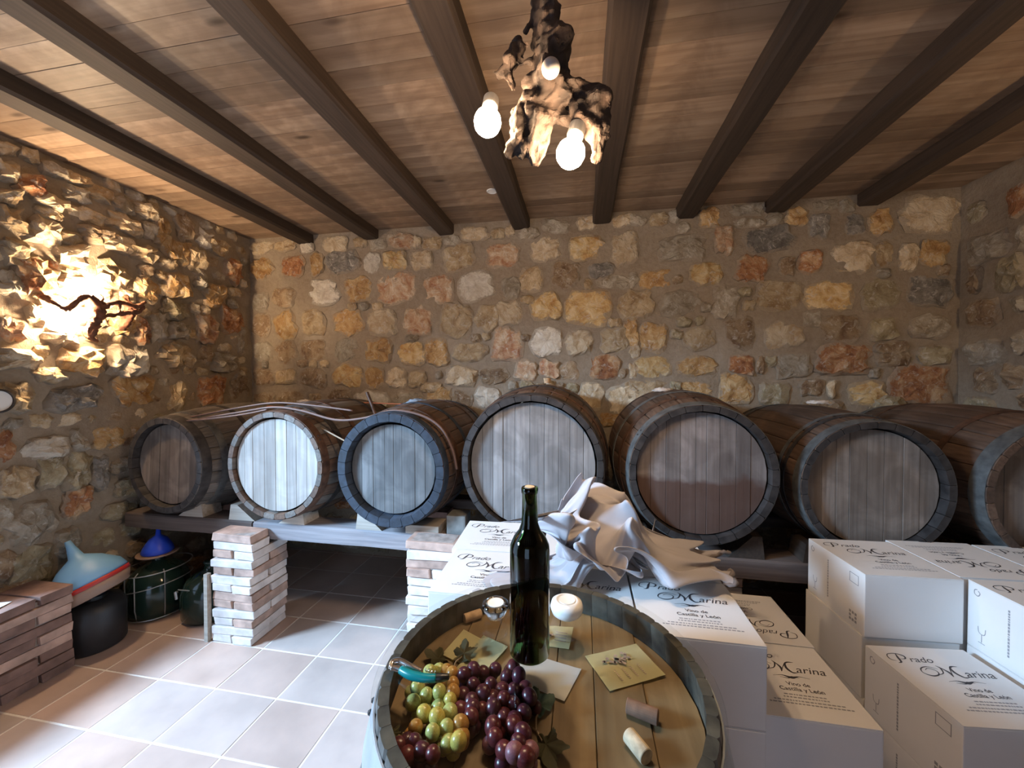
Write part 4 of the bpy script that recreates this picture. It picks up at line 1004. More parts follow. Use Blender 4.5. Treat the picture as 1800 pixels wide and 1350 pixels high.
bulb(t, lpt(122,565,0,-2.645)[:3], (.2, .6, -.1), M['bulb_wall'], r=.022)
# twin lamp on the right wall, outside the frame: its light falls on ceiling boards at the upper right
t2 = thing('root_wall_lamp', 'second vine root lamp on the right wall, outside the picture', 'wall lamp', (XR-.03, 1.30, 1.85))
o = obj('vine_root', organic([[(0,0,0,.025), (-.06,0,.03,.02), (-.10,.05,.06,.018), (-.12,.12,.05,.012)], [(-.06,0,.03,.018), (-.10,-.06,.0,.014), (-.10,-.14,.02,.009)]], .006), M['bark_red'], t2, smooth=True)
bulb(t2, Vector(t2.location)+Vector((-.10,.04,.12)), (0, 0, -1), M['bulb_right'], r=.022)
# small recessed ceiling spot seen beyond the chandelier
sp_ = atZ(865, 336, ZC-.002)
o = obj('ceiling_spot', lat([(0, 0), (.022, 0), (.030, -.003), (.034, 0), (.034, .002), (0, .002)], 24), M['label_white'], loc=(sp_.x, sp_.y, ZC-.003)); tag(o, 'small pale round fitting on the ceiling boards beyond the chandelier', 'fitting')
# round dial at left edge
rp = atX(-6, 705, -2.665)
t = thing('round_wall_dial', 'round pale dial with dark rim on the left wall at the picture edge', 'dial', (rp.x, rp.y, rp.z), (0, PI/2, 0))
bm = lat([(.048, 0), (.056, 0), (.056, .014), (.048, .016)], 48, True); obj('rim', bm, M['hoop'], t); obj('face', lat([(0, .0), (.050, .0), (.050, .006), (0, .006)], 40), M['label_white'], t)

# ------------------------------------------------------------------ vessels under the rack, left
def demijohn(label, x, y, r, h, mat, neck=True, band=True):
    t = thing('demijohn', label, 'demijohn', (x, y, 0), group='vessels on the floor under the rack')
    obj('jar', lat([(0, 0), (r*.85, 0), (r*.97, .02), (r, h*.3), (r*.98, h*.6), (r*.80, h*.82), (r*.45, h*.95), (r*.22, h), (r*.20, h*1.12), (r*.24, h*1.13), (r*.24, h*1.17), (0, h*1.17)], 36), mat, t, smooth=True)
    return t
t = demijohn('dark green demijohn in a wire carrier with the small blue funnel above it', -2.515, 1.905, .155, .30, M['glass_demi'])
bm = bmesh.new(); r = .160
for a in (-1.15-PI/2, -.35-PI/2+.2, .25-PI/2, 1.0-PI/2+.1):
    tube(bm, [(r*.9*math.cos(a), r*.9*math.sin(a), .01), (r*math.cos(a), r*math.sin(a), .08), (r*math.cos(a), r*math.sin(a), .27), (r*.85*math.cos(a), r*.85*math.sin(a), .285)], .003, 6)
for z, tilt in ((.27, .01), (.18, .03), (.02, 0)):
    tube(bm, [(r*1.01*math.cos(a), r*1.01*math.sin(a), z+tilt*math.cos(a)) for a in [2*PI*i/32 for i in range(33)]], .003, 6)
obj('wire_carrier', bm, M['wire'], t)
t = demijohn('dark squat demijohn right beside the left brick pillar', -2.165, 1.93, .145, .27, M['glass_demi'])
bm = bmesh.new(); tube(bm, [(-.06, -.150, .20), (-.05, -.165, .21), (-.045, -.163, .17)], .007, 8); tube(bm, [(-.05, -.150, .215), (.03, -.155, .22)], .003, 6); obj('tap', bm, M['wire'], t)
o = obj('plastic_bottle', lat([(0, 0), (.05, 0), (.055, .01), (.055, .09), (.022, .15), (.020, .18), (.026, .182), (.026, .20), (0, .20)], 28), M['glass_frost'], smooth=True, loc=(-2.20, 2.16, .20)); tag(o, 'grey translucent plastic bottle behind the squat demijohn', 'bottle')
o = obj('wood_crate_stand', bx(-.09, .09, -.07, .07, 0, .20, .004), M['timber_dark'], loc=(-2.20, 2.165, 0)); tag(o, 'dark wooden block under the grey plastic bottle', 'block')
# black drum with big funnel
dx, dy_ = -2.515, 1.595
t = thing('black_drum', 'black plastic drum behind the low brick wall, under the big pale funnel', 'drum', (dx, dy_, 0), group='vessels on the floor under the rack')
obj('drum_body', lat([(0, 0), (.115, 0), (.122, .01), (.122, .20), (.105, .235), (.06, .245), (0, .245)], 32), M['black_rough'], t, smooth=True); obj('screw_cap', lat([(0, .246), (.05, .246), (.05, .262), (0, .262)], 24), M['black'], t)
t = thing('large_funnel', 'large pale blue funnel with a red rim band turned upside down', 'funnel', (dx+.0, dy_+.0, .285), (.12, -.42, 0)); t.scale = (.84, .84, .84)
obj('funnel_cone', lat([(.182, .06), (.180, .075), (.165, .12), (.10, .19), (.035, .235), (.020, .30), (.014, .345), (.010, .345), (.016, .30), (.030, .235), (.095, .185), (.160, .115), (.175, .07)], 48, True), M['funnel'], t, smooth=True)
obj('rim_band', lat([(.183, .035), (.185, .036), (.185, .060), (.176, .062), (.174, .040)], 48, True), M['red'], t, smooth=True)
obj('lower_rim', lat([(.150, -.03), (.160, -.025), (.183, .034), (.175, .038), (.15, -.02)], 48, True), M['tanp'], t, smooth=True)
# small lath leaning at the pillar
lp = atY(376, 1120, 1.76)
o = obj('wood_lath', bx(-.011, .011, -.012, .012, 0, .36, .001), M['wedge'], loc=(-1.953, 1.72, 0.0)); tag(o, 'thin pale lath standing against the left brick pillar', 'lath')
# small blue funnel on the demijohn
o = obj('small_funnel', lat([(.075, 0), (.078, .004), (.070, .03), (.045, .075), (.014, .10), (.009, .15), (.006, .15), (.010, .10), (.040, .070), (.066, .03), (.071, .004)], 40, True), M['blue'], smooth=True, loc=(-2.515, 1.905, .353))
o.rotation_euler = (.0, .05, 0); tag(o, 'small bright blue plastic funnel upside down on the wire carrier demijohn', 'funnel')
o = obj('jar_lid', lat([(0, 0), (.10, 0), (.10, .005), (0, .006)], 30), M['tanp'], loc=(-2.515, 1.905, .3515-.0065+.0002)); tag(o, 'flat brown lid between the wire carrier demijohn and the blue funnel', 'lid')

# ------------------------------------------------------------------ hoses and bits on the barrels
def cable(name, label, pts, r, mat, cat):
    bm = bmesh.new(); sp = spline(pts, 8); tube(bm, sp, r, 8); o = obj(name, bm, mat, smooth=True); tag(o, label, cat); return o
def ay(x, y, Y): p = atY(x, y, Y); return (p.x, p.y, p.z)
HZ = 1.845
cable('clear_hose', 'pale pinkish clear hose draped over the three left barrels', [ay(238,764,HZ), ay(270,748,HZ), ay(340,738,HZ), ay(420,725,HZ), ay(480,716,HZ), ay(530,722,HZ), ay(590,738,HZ), ay(640,735,HZ), ay(690,722,HZ), ay(740,730,HZ), ay(775,752,HZ), ay(795,790,HZ), ay(803,825,HZ)], .0065, M['hose'], 'hose')
cable('clear_hose', 'second thin clear hose just above the first over the left barrels', [ay(260,748,HZ+.02), ay(350,730,HZ+.02), ay(430,715,HZ+.02), ay(490,708,HZ+.02), ay(560,714,HZ+.02), ay(620,722,HZ+.02)], .005, M['hose'], 'hose')
cable('clear_hose', 'third clear hose crossing low between the first two barrels', [ay(300,742,HZ-.02), ay(370,736,HZ-.02), ay(430,728,HZ-.02), ay(470,720,HZ-.02)], .005, M['hose'], 'hose')
cable('orange_cable', 'thin orange cable lying on top of the left barrels against the wall', [ay(330,722,2.30), ay(390,716,2.35), ay(450,714,2.35), ay(540,715,2.40), ay(620,708,2.45), ay(720,711,2.45)], .004, M['copper'], 'cable')
bm = bmesh.new(); tube(bm, [ay(664,740,2.22), ay(655,715,2.22), ay(645,690,2.24)], [.010, .010, .011], 8); o = obj('iron_rod', bm, M['hoop_rust']); tag(o, 'short rusty rod sticking up between the second and third barrels', 'rod')
bm = bmesh.new(); tube(bm, [ay(535,738,1.90), ay(575,758,1.86), ay(612,778,1.80)], .004, 6); o = obj('thin_stick', bm, M['stem']); tag(o, 'thin dark stick slanting between the second and third barrels', 'stick')
def rag(label, c, sx, sy, sz, mat, seed):
    bm = bmesh.new(); bmesh.ops.create_icosphere(bm, subdivisions=4, radius=1.0)
    for v in bm.verts:
        n_ = v.co.copy(); f = 1+.5*abs(noise.noise(n_*2.2+Vector((seed, 0, 0))))+.35*noise.noise(n_*5+Vector((seed, 3, 0)))
        v.co = Vector((n_.x*sx*f, n_.y*sy*f, max(n_.z, -.25)*sz*f))
    o = obj('rag', bm, mat, loc=c, smooth=True); tag(o, label, 'rag', 'rags on the barrels'); return o
p = ay(735,708,2.28); rag('blue-grey rag lying on top of the third barrel', (p[0], p[1], p[2]-.01), .07, .05, .03, M['rag'], 1)
p = ay(775,713,2.26); rag('dark grey end of cloth beside the blue-grey rag', (p[0], p[1], p[2]-.01), .05, .04, .014, M['rag'], 5)
p = ay(1165,684,2.26); rag('crumpled whitish rag on the bung of the stained barrel', (p[0], p[1], p[2]-.008), .045, .03, .014, M['ragw'], 2)
p = ay(1440,706,2.26); rag('small whitish rag on top of the tan-headed barrel', (p[0], p[1], p[2]-.006), .05, .03, .012, M['ragw'], 3)
p = ay(962,670,2.26); o = obj('bung', lat([(0, 0), (.018, 0), (.022, .03), (0, .032)], 16), M['cork'], loc=(p[0], p[1], p[2]-.012)); tag(o, 'small wooden bung on top of the largest barrel', 'bung')
p = ay(535,703,2.26); rag('small whitish rag on the bung of the white-headed barrel', (p[0], p[1], p[2]-.012), .04, .03, .012, M['ragw'], 7)

# ------------------------------------------------------------------ crumpled cloth  (CLOTH_DATA)
# vertex positions (millimetres) of the crumpled sheet, a 39x39 grid, row by row
CLOTH = [
-114,-70,205,-106,-36,168,-100,-25,165,-66,-74,175,-40,-133,203,-29,-149,201,-2,-144,170,15,-115,147,24,-97,137,31,-83,141,45,-85,146,43,-81,150,37,-83,155,25,-95,153,23,-125,151,11,-147,176,-1,-157,177,32,-161,154,85,-147,127,98,-135,68,
115,-118,48,114,-106,45,136,-112,95,147,-118,151,103,-153,162,88,-165,180,90,-157,194,106,-160,193,127,-138,191,165,-128,182,205,-121,162,231,-115,138,246,-103,137,276,-68,140,317,-20,143,337,-28,171,339,-38,168,373,-24,150,389,-39,122,-106,-64,198,
-94,-48,167,-75,-56,190,-33,-109,194,-36,-138,198,-19,-147,164,5,-120,136,25,-113,121,33,-103,123,36,-80,136,38,-83,141,37,-92,144,31,-85,155,28,-92,163,23,-115,158,3,-144,181,7,-161,193,8,-158,170,58,-142,138,106,-129,93,103,-122,56,
106,-99,59,134,-106,98,146,-103,153,111,-138,170,115,-160,179,112,-145,180,131,-133,186,160,-131,165,192,-113,154,214,-125,122,238,-122,105,245,-121,117,277,-86,144,319,-35,153,346,-11,159,348,-25,151,384,-51,133,389,-55,99,-106,-53,182,-86,-64,172,
-57,-98,198,-23,-135,211,-19,-139,186,-6,-120,129,18,-112,102,9,-105,113,25,-95,112,37,-78,131,44,-75,155,27,-80,149,28,-80,163,41,-83,165,24,-101,163,9,-142,192,4,-169,207,19,-166,182,37,-137,134,98,-116,102,111,-117,64,102,-101,71,
138,-95,99,152,-100,146,128,-122,175,128,-143,165,135,-140,173,156,-124,174,185,-105,159,211,-113,126,229,-128,98,226,-140,90,242,-138,111,284,-99,133,324,-54,155,346,-28,145,361,-32,139,378,-54,119,380,-65,93,-90,-55,190,-86,-85,189,-46,-125,207,
-16,-134,216,-9,-119,165,0,-100,102,13,-90,90,8,-88,100,2,-90,112,16,-91,120,24,-85,141,26,-73,155,38,-69,154,32,-71,165,29,-100,170,14,-147,186,16,-169,210,30,-165,183,45,-130,136,87,-117,95,109,-116,77,117,-111,79,131,-90,108,
155,-108,134,141,-115,165,146,-123,174,154,-123,161,170,-107,154,197,-115,128,228,-110,98,224,-135,78,230,-142,76,247,-137,101,290,-105,122,325,-67,141,348,-50,145,352,-49,132,368,-50,104,371,-57,88,-97,-60,195,-63,-91,204,-36,-141,216,-22,-125,208,
-23,-119,146,-13,-98,92,-2,-83,84,2,-73,89,-4,-80,94,4,-78,103,13,-70,113,16,-72,126,19,-65,146,23,-71,166,28,-106,176,20,-147,192,13,-163,197,32,-143,175,60,-122,128,87,-110,94,98,-100,76,114,-96,98,128,-95,124,154,-98,142,
155,-115,154,154,-118,160,166,-105,164,177,-107,134,206,-111,105,215,-131,87,218,-145,66,232,-135,74,251,-123,110,292,-90,115,331,-73,126,344,-56,133,351,-60,119,356,-57,98,362,-51,90,-97,-78,200,-53,-107,226,-33,-145,233,-16,-126,217,-18,-105,156,
-20,-92,110,-13,-81,97,-14,-75,89,-16,-67,84,-17,-62,94,-11,-61,104,3,-58,109,14,-72,136,24,-86,170,34,-124,186,16,-151,199,20,-153,189,38,-129,144,71,-108,101,87,-105,83,106,-107,97,119,-92,124,136,-87,151,153,-95,166,145,-110,171,
158,-110,171,160,-103,157,187,-100,133,223,-104,102,212,-130,71,226,-136,71,246,-122,85,266,-102,120,309,-78,129,333,-59,121,347,-53,115,359,-46,124,360,-44,107,357,-36,108,-84,-85,222,-48,-137,233,-20,-152,249,-10,-147,230,-3,-123,184,-5,-96,139,
-18,-74,121,-26,-76,105,-31,-74,96,-35,-70,81,-28,-62,90,-11,-55,108,13,-78,142,24,-104,192,30,-141,212,25,-152,206,29,-129,171,55,-109,112,81,-111,69,90,-98,75,105,-102,119,131,-106,161,140,-94,194,131,-115,195,144,-121,189,157,-124,189,
165,-104,171,182,-94,135,220,-100,92,220,-130,73,231,-120,80,256,-100,103,294,-74,128,328,-52,124,350,-41,129,360,-39,127,361,-28,115,379,-32,106,386,-28,113,-66,-105,242,-38,-158,257,-18,-182,261,-11,-172,253,0,-154,214,3,-114,180,-21,-95,146,
-35,-78,122,-35,-65,107,-42,-57,95,-28,-57,99,-10,-60,119,13,-105,157,26,-135,211,23,-170,221,30,-160,200,46,-118,147,63,-103,80,81,-101,53,87,-93,91,121,-90,146,120,-107,201,132,-118,235,122,-137,231,139,-141,222,153,-134,212,169,-109,189,
178,-84,133,213,-110,89,228,-123,65,243,-109,81,269,-80,122,321,-53,120,352,-35,126,356,-18,116,369,-24,116,382,-20,127,394,-13,112,390,-5,108,-62,-138,257,-17,-170,276,-10,-193,285,-3,-183,283,7,-177,248,8,-135,215,-17,-108,179,-36,-87,152,
-41,-66,131,-39,-50,119,-30,-60,124,-2,-78,142,13,-117,196,21,-165,239,36,-180,238,37,-149,201,64,-106,134,75,-97,68,81,-90,61,94,-105,113,120,-91,181,134,-109,239,123,-133,268,129,-151,261,129,-141,245,150,-129,233,179,-118,189,195,-84,127,
211,-117,76,228,-118,59,247,-103,82,283,-64,119,331,-37,128,355,-11,130,370,-18,127,377,-10,115,390,-2,124,400,3,111,401,6,104,-45,-138,277,-18,-177,300,1,-193,302,16,-191,295,17,-185,271,2,-152,238,-11,-113,207,-23,-92,177,-25,-75,152,
-27,-60,140,-10,-63,139,4,-99,164,33,-137,220,36,-182,258,48,-179,251,38,-141,202,58,-98,122,68,-97,64,73,-90,74,92,-97,135,123,-100,205,134,-117,259,136,-137,285,146,-146,271,139,-136,251,145,-131,222,188,-97,182,214,-90,108,222,-116,60,
232,-121,52,256,-88,81,302,-52,117,344,-27,137,362,-8,120,373,-7,130,386,4,123,394,4,113,397,22,111,400,27,106,-31,-145,277,-5,-170,295,5,-182,302,10,-181,296,26,-165,274,21,-137,237,6,-114,203,-5,-96,178,-11,-80,162,-12,-64,153,
3,-72,150,11,-97,182,39,-134,236,44,-186,273,57,-176,253,49,-147,198,59,-90,128,65,-96,74,82,-85,82,105,-86,146,115,-98,219,129,-120,271,149,-134,287,147,-134,271,136,-122,241,155,-109,195,198,-75,143,223,-92,73,219,-116,43,234,-104,52,
265,-62,89,312,-29,128,356,-15,143,369,-1,125,378,-2,113,380,20,109,389,19,95,396,12,81,387,14,78,-19,-148,272,1,-175,276,4,-163,287,19,-161,271,14,-143,246,14,-106,228,5,-88,202,-6,-79,182,-21,-71,166,-11,-61,160,3,-59,158,
14,-92,177,41,-137,222,55,-171,269,44,-173,255,49,-138,199,72,-94,131,59,-95,86,75,-85,94,108,-79,154,122,-89,226,129,-107,271,151,-122,275,154,-119,253,145,-103,208,176,-74,163,202,-79,90,209,-114,44,226,-113,34,262,-89,60,304,-47,107,
329,-8,137,358,0,137,374,6,129,366,13,101,379,9,78,376,29,67,388,41,62,394,43,54,-15,-150,274,4,-162,265,12,-152,267,6,-128,254,-2,-115,219,-7,-92,195,-17,-67,188,-11,-57,175,-23,-55,165,-16,-50,154,-2,-51,156,4,-82,175,
40,-124,209,56,-158,259,52,-167,245,55,-131,198,63,-88,135,54,-88,99,73,-74,103,98,-87,164,132,-83,227,140,-106,263,142,-114,261,151,-97,229,156,-77,176,186,-66,111,199,-97,50,215,-104,37,241,-91,36,278,-53,85,335,-18,112,348,6,147,
360,2,132,365,7,112,372,26,88,363,29,57,367,31,34,379,42,26,379,53,23,-5,-159,286,13,-152,278,10,-145,259,-3,-123,226,-17,-88,206,-30,-72,176,-29,-58,162,-23,-49,168,-17,-40,168,-15,-38,159,-7,-38,153,5,-67,172,39,-105,208,
61,-149,239,55,-161,235,64,-132,187,72,-84,136,48,-86,111,73,-67,115,95,-76,174,119,-83,238,148,-99,265,156,-108,257,153,-82,216,155,-66,148,187,-68,82,210,-88,38,222,-92,33,252,-71,65,302,-20,93,333,6,134,357,15,141,372,13,132,
357,19,107,364,33,73,379,38,42,359,46,35,363,56,21,373,60,21,20,-164,297,15,-148,288,-1,-147,255,-17,-108,222,-29,-77,184,-34,-42,170,-40,-38,152,-21,-39,149,-29,-33,164,-21,-33,167,-11,-42,163,14,-65,177,39,-106,216,68,-149,241,
63,-155,234,58,-119,190,61,-78,140,42,-80,117,61,-67,122,108,-73,162,130,-76,228,147,-85,266,165,-96,257,169,-89,211,169,-54,150,190,-52,83,211,-69,50,225,-77,66,263,-38,90,314,-1,122,350,12,130,370,19,132,358,13,118,368,28,102,
357,34,74,374,45,49,360,51,45,361,61,32,362,68,22,29,-143,293,6,-155,288,-7,-131,240,-28,-92,196,-36,-46,177,-56,-26,150,-44,-23,141,-35,-31,151,-20,-19,155,-14,-28,163,-12,-51,176,21,-81,188,54,-124,223,64,-161,256,72,-162,234,
66,-110,192,53,-67,143,30,-76,123,47,-67,130,94,-57,153,126,-68,207,149,-69,244,167,-78,242,170,-77,212,184,-59,160,200,-43,104,215,-45,78,236,-46,99,283,-14,122,324,13,141,346,22,134,365,29,135,351,25,116,367,34,104,368,36,81,
374,41,57,376,53,41,365,62,36,368,61,26,24,-147,305,-3,-143,272,-27,-117,222,-46,-70,183,-50,-28,165,-51,-5,142,-37,-7,140,-34,-17,152,-24,-22,158,-13,-29,175,4,-57,183,35,-94,210,66,-141,239,73,-170,259,81,-153,233,57,-95,192,
38,-61,145,22,-59,131,40,-55,137,76,-63,161,118,-49,181,141,-74,210,158,-61,225,156,-69,203,187,-46,179,210,-36,126,218,-28,106,250,-33,136,309,-21,150,343,2,153,350,16,144,352,35,128,354,40,112,356,38,94,375,37,87,373,41,67,
372,55,52,365,63,40,365,69,29,9,-139,295,-26,-135,251,-35,-88,206,-49,-44,176,-59,-14,151,-53,3,144,-40,0,150,-38,-16,158,-31,-28,166,-12,-39,188,17,-68,199,51,-106,224,72,-150,257,75,-164,265,79,-136,227,44,-82,184,26,-52,149,
16,-51,141,37,-57,155,68,-51,164,96,-50,192,132,-49,204,140,-51,208,152,-51,198,173,-37,178,204,-24,137,222,-19,129,271,-17,138,325,-6,167,349,3,169,357,13,155,359,32,135,368,39,115,362,43,98,362,39,83,377,48,69,365,60,57,
356,61,28,351,63,16,-10,-141,267,-37,-107,229,-54,-66,189,-48,-26,169,-55,-4,156,-47,3,152,-40,-18,153,-31,-23,170,-27,-43,175,-6,-59,194,33,-71,211,45,-120,237,69,-151,265,82,-148,259,63,-107,216,25,-67,172,14,-53,153,26,-46,162,
48,-55,174,76,-51,181,99,-36,182,125,-39,188,144,-35,195,162,-34,198,176,-25,175,208,-9,141,223,-6,135,277,-7,150,338,2,164,354,2,186,358,11,163,355,38,144,358,44,117,370,45,101,375,44,81,363,44,59,355,53,41,346,63,35,
351,75,38,-9,-125,242,-39,-87,214,-55,-49,184,-58,-18,167,-52,-6,161,-42,-4,160,-42,-26,169,-26,-41,183,-14,-48,189,-1,-64,207,30,-81,222,56,-117,239,65,-134,264,68,-117,237,34,-71,197,2,-46,162,13,-41,162,41,-52,183,70,-39,198,
97,-26,200,118,-29,202,135,-26,193,151,-25,194,163,-18,187,182,-10,166,215,7,135,220,4,120,277,1,140,338,13,164,356,13,190,367,6,171,369,27,144,369,48,122,362,55,100,363,48,82,361,55,59,338,54,38,346,72,17,360,74,12,
-17,-118,244,-47,-83,220,-54,-45,190,-56,-26,171,-54,-8,170,-39,-10,167,-44,-29,175,-34,-43,189,-20,-48,196,-3,-54,206,21,-68,222,40,-101,234,54,-107,242,48,-68,217,-3,-30,174,-16,-15,154,11,-34,175,55,-39,206,102,-30,225,123,-14,237,
133,-27,230,150,-24,222,160,-32,210,176,-28,196,191,-2,173,215,16,131,215,20,120,269,12,132,339,9,154,360,24,190,370,11,178,380,21,155,381,34,127,378,51,103,358,56,80,346,57,57,333,83,34,361,94,12,355,87,5,-10,-119,244,
-32,-83,218,-56,-51,201,-62,-31,180,-52,-21,174,-47,-18,166,-45,-26,180,-37,-34,183,-28,-34,186,-18,-41,198,-1,-58,218,25,-80,241,43,-74,241,9,-38,201,-31,4,160,-25,7,150,8,-26,191,66,-36,226,109,-12,242,123,-30,267,147,-36,269,
156,-45,259,165,-49,243,177,-30,221,193,0,186,212,27,137,220,35,124,254,22,141,322,21,146,361,27,177,377,14,188,377,21,165,378,39,143,373,53,114,362,65,80,334,54,48,355,86,31,344,95,24,354,98,13,-12,-124,255,-33,-91,222,
-46,-54,203,-65,-31,193,-53,-26,175,-47,-11,175,-44,-21,177,-36,-27,175,-32,-24,182,-21,-29,183,-1,-43,209,22,-62,240,36,-57,232,-11,-24,193,-44,19,158,-22,21,158,10,-18,204,69,-29,235,112,0,268,137,-29,278,128,-57,276,142,-56,285,
162,-52,278,163,-37,239,179,-2,194,201,25,142,212,29,118,237,32,130,297,34,139,351,26,161,379,29,185,386,24,172,384,44,157,374,62,125,353,67,92,328,65,58,361,82,31,354,110,19,340,100,18,-3,-128,250,-24,-88,221,-39,-55,196,
-56,-35,193,-52,-23,184,-48,-10,178,-38,-14,181,-43,-18,178,-30,-14,175,-30,-30,190,-9,-55,220,24,-62,252,38,-46,244,-3,-20,200,-31,22,170,-12,28,176,12,-9,219,64,-23,240,124,2,258,142,-36,275,122,-43,291,129,-53,303,149,-45,289,
164,-27,255,167,-1,194,199,36,147,199,38,115,221,36,111,263,44,146,326,42,148,361,33,173,370,30,171,368,45,158,367,67,135,346,69,105,324,73,72,355,88,47,373,105,8,354,112,7,4,-117,253,-32,-75,221,-44,-40,201,-55,-21,191,
-52,-21,189,-48,-20,183,-42,-23,188,-35,-21,193,-31,-26,188,-13,-32,203,3,-53,245,38,-56,275,47,-59,266,11,-22,227,-10,21,194,-4,32,201,16,-1,234,62,-16,255,109,4,245,139,-20,264,130,-28,289,137,-36,298,154,-33,291,154,-22,241,
177,17,194,188,36,137,192,49,104,198,40,103,242,44,121,295,54,153,340,45,165,362,47,167,355,44,148,355,63,128,350,84,105,329,79,87,343,92,58,379,99,33,369,112,22,-1,-104,231,-37,-50,208,-65,-18,204,-60,-17,189,-52,-11,188,
-45,-25,197,-30,-37,205,-31,-40,216,-19,-46,220,1,-38,241,28,-51,277,39,-66,306,57,-56,288,16,-19,255,-1,19,223,3,36,224,19,3,250,61,-14,269,100,2,246,129,-1,263,145,-9,277,148,-20,274,157,-4,256,153,6,207,175,34,158,
192,56,115,179,53,85,195,50,84,222,50,124,282,57,141,328,63,161,343,53,158,341,61,146,345,78,125,339,77,99,332,91,84,349,94,61,373,109,44,384,114,36,-9,-87,232,-46,-39,209,-54,-8,201,-49,-19,200,-37,-20,203,-22,-34,210,
-19,-34,235,-3,-32,242,-2,-41,262,21,-47,284,47,-53,317,46,-66,339,60,-54,313,30,-14,270,8,22,240,12,34,234,21,15,265,72,-5,274,96,4,239,116,3,244,126,0,239,134,-1,218,151,18,194,166,44,161,181,51,119,182,68,93,
173,61,77,189,57,89,228,49,111,276,66,148,317,70,155,331,73,148,333,76,127,325,78,104,331,97,95,349,93,86,349,99,66,355,117,39,366,113,39,-11,-68,235,-49,-32,217,-46,-12,212,-40,-23,206,-21,-28,216,-25,-26,240,-9,-35,260,
7,-28,272,26,-32,288,34,-50,321,45,-65,354,58,-63,361,55,-51,329,27,-7,281,12,29,249,15,38,242,29,22,276,79,2,267,102,13,242,111,9,227,133,30,206,144,35,166,149,43,128,168,53,104,181,75,95,175,76,77,187,67,76,
201,57,106,244,60,126,295,74,140,316,76,151,320,80,132,310,87,105,315,95,77,329,93,67,345,103,72,353,103,62,366,111,50,367,120,47,-25,-55,236,-38,-39,214,-32,-35,215,-19,-22,226,-17,-23,243,-10,-21,261,-5,-31,278,7,-37,293,
28,-34,313,47,-50,345,52,-62,374,66,-69,373,58,-41,326,16,9,284,10,41,246,18,48,245,40,24,279,97,6,272,112,10,245,113,27,218,141,45,165,163,64,118,156,73,80,174,74,70,170,80,82,187,77,84,198,63,104,238,72,118,
281,78,153,321,90,155,330,88,152,307,91,122,310,112,85,333,118,70,345,115,69,345,110,52,356,115,63,367,116,60,373,114,56,-35,-29,231,-35,-33,226,-31,-17,235,-19,-18,248,-8,-22,256,4,-16,265,7,-21,281,11,-23,298,28,-30,323,
43,-41,356,61,-51,384,61,-65,368,62,-22,314,8,35,273,5,56,234,21,45,237,49,30,288,102,9,258,120,18,258,123,32,217,153,61,147,158,85,86,168,92,61,183,89,67,177,90,87,192,74,103,230,73,125,277,86,156,328,110,157,
356,116,163,341,107,144,315,100,115,324,126,79,334,123,51,342,121,59,354,116,58,366,121,51,369,119,65,367,110,68,-29,-19,216,-28,-14,218,-13,-13,228,-6,-12,244,-2,-15,257,-4,-10,271,13,-12,275,25,-17,289,39,-26,320,55,-55,354,
71,-55,379,71,-52,356,58,0,305,4,56,257,15,72,224,19,58,236,52,33,295,108,17,250,126,11,270,126,32,231,161,65,154,165,92,82,169,97,51,184,101,64,177,84,96,206,75,125,261,91,131,318,110,158,368,132,171,382,142,159,
348,127,148,320,101,114,337,128,74,339,130,53,353,126,52,354,125,67,366,129,59,377,126,61,377,110,68,-46,-5,204,-27,-6,202,-13,-13,209,-3,-23,221,4,-20,237,9,-14,259,3,-12,285,25,-12,301,48,-19,331,54,-45,365,73,-48,374,
77,-33,352,47,20,301,2,61,244,11,77,214,24,64,232,49,44,294,103,23,251,131,17,279,135,14,235,149,68,171,170,82,96,167,106,67,175,110,74,184,87,104,212,88,125,268,98,146,329,125,171,379,154,176,393,154,166,350,137,163,
315,113,115,345,121,72,342,141,49,356,139,52,365,131,61,365,122,71,380,121,72,380,108,84,-25,3,187,-31,8,186,-36,-4,180,-19,-11,191,-4,-18,210,-3,-11,241,12,-4,275,25,-1,302,37,-27,334,48,-35,366,63,-31,367,52,-12,329,
29,45,279,1,79,223,10,74,200,23,81,225,39,58,280,89,36,263,129,23,266,139,18,244,152,58,199,173,75,134,162,92,100,171,100,98,195,96,117,219,82,140,271,106,137,323,133,168,371,157,170,387,164,163,352,144,151,310,123,115,
347,122,79,347,140,63,352,132,66,361,128,79,371,116,91,392,112,97,395,99,108,-24,24,193,-20,23,183,-18,12,197,-34,3,194,-18,-2,197,-2,-13,234,9,2,273,20,-12,312,43,-18,336,46,-16,356,56,0,348,35,26,302,8,68,251,
6,84,199,14,75,185,15,90,214,29,70,267,83,48,286,118,27,248,133,24,246,151,41,221,165,74,182,174,84,142,183,84,125,194,98,133,223,88,138,262,104,148,306,134,160,350,152,168,367,160,157,341,149,159,306,136,120,349,124,93,
356,141,72,368,136,69,374,129,89,380,115,108,396,103,128,400,93,139,-35,12,178,-29,21,185,-23,13,188,-38,13,187,-18,4,203,-1,-4,234,5,5,282,33,0,320,37,-11,346,39,-7,341,41,21,318,27,63,274,0,91,230,9,91,192,
21,80,194,21,88,213,31,78,256,63,56,278,113,40,264,133,26,254,144,25,245,158,33,212,172,64,182,185,77,153,198,86,146,219,97,133,250,105,140,290,122,143,317,148,166,339,157,159,331,147,150,312,134,130,341,127,97,356,143,81,
373,140,82,384,131,103,390,112,129,391,94,158,393,83,164,-38,0,220,-46,7,208,-44,13,204,-34,-2,207,-5,-2,215,-7,12,257,9,1,301,30,-20,337,29,-10,348,40,15,339,22,46,294,4,79,251,11,95,220,19,95,207,30,94,209,
30,83,231,29,85,269,64,67,277,104,46,257,132,29,261,142,11,260,148,22,247,170,43,211,187,72,172,202,89,153,214,95,138,234,102,129,269,110,128,290,134,150,308,153,158,313,157,144,324,134,135,348,124,104,366,132,84,372,132,89,
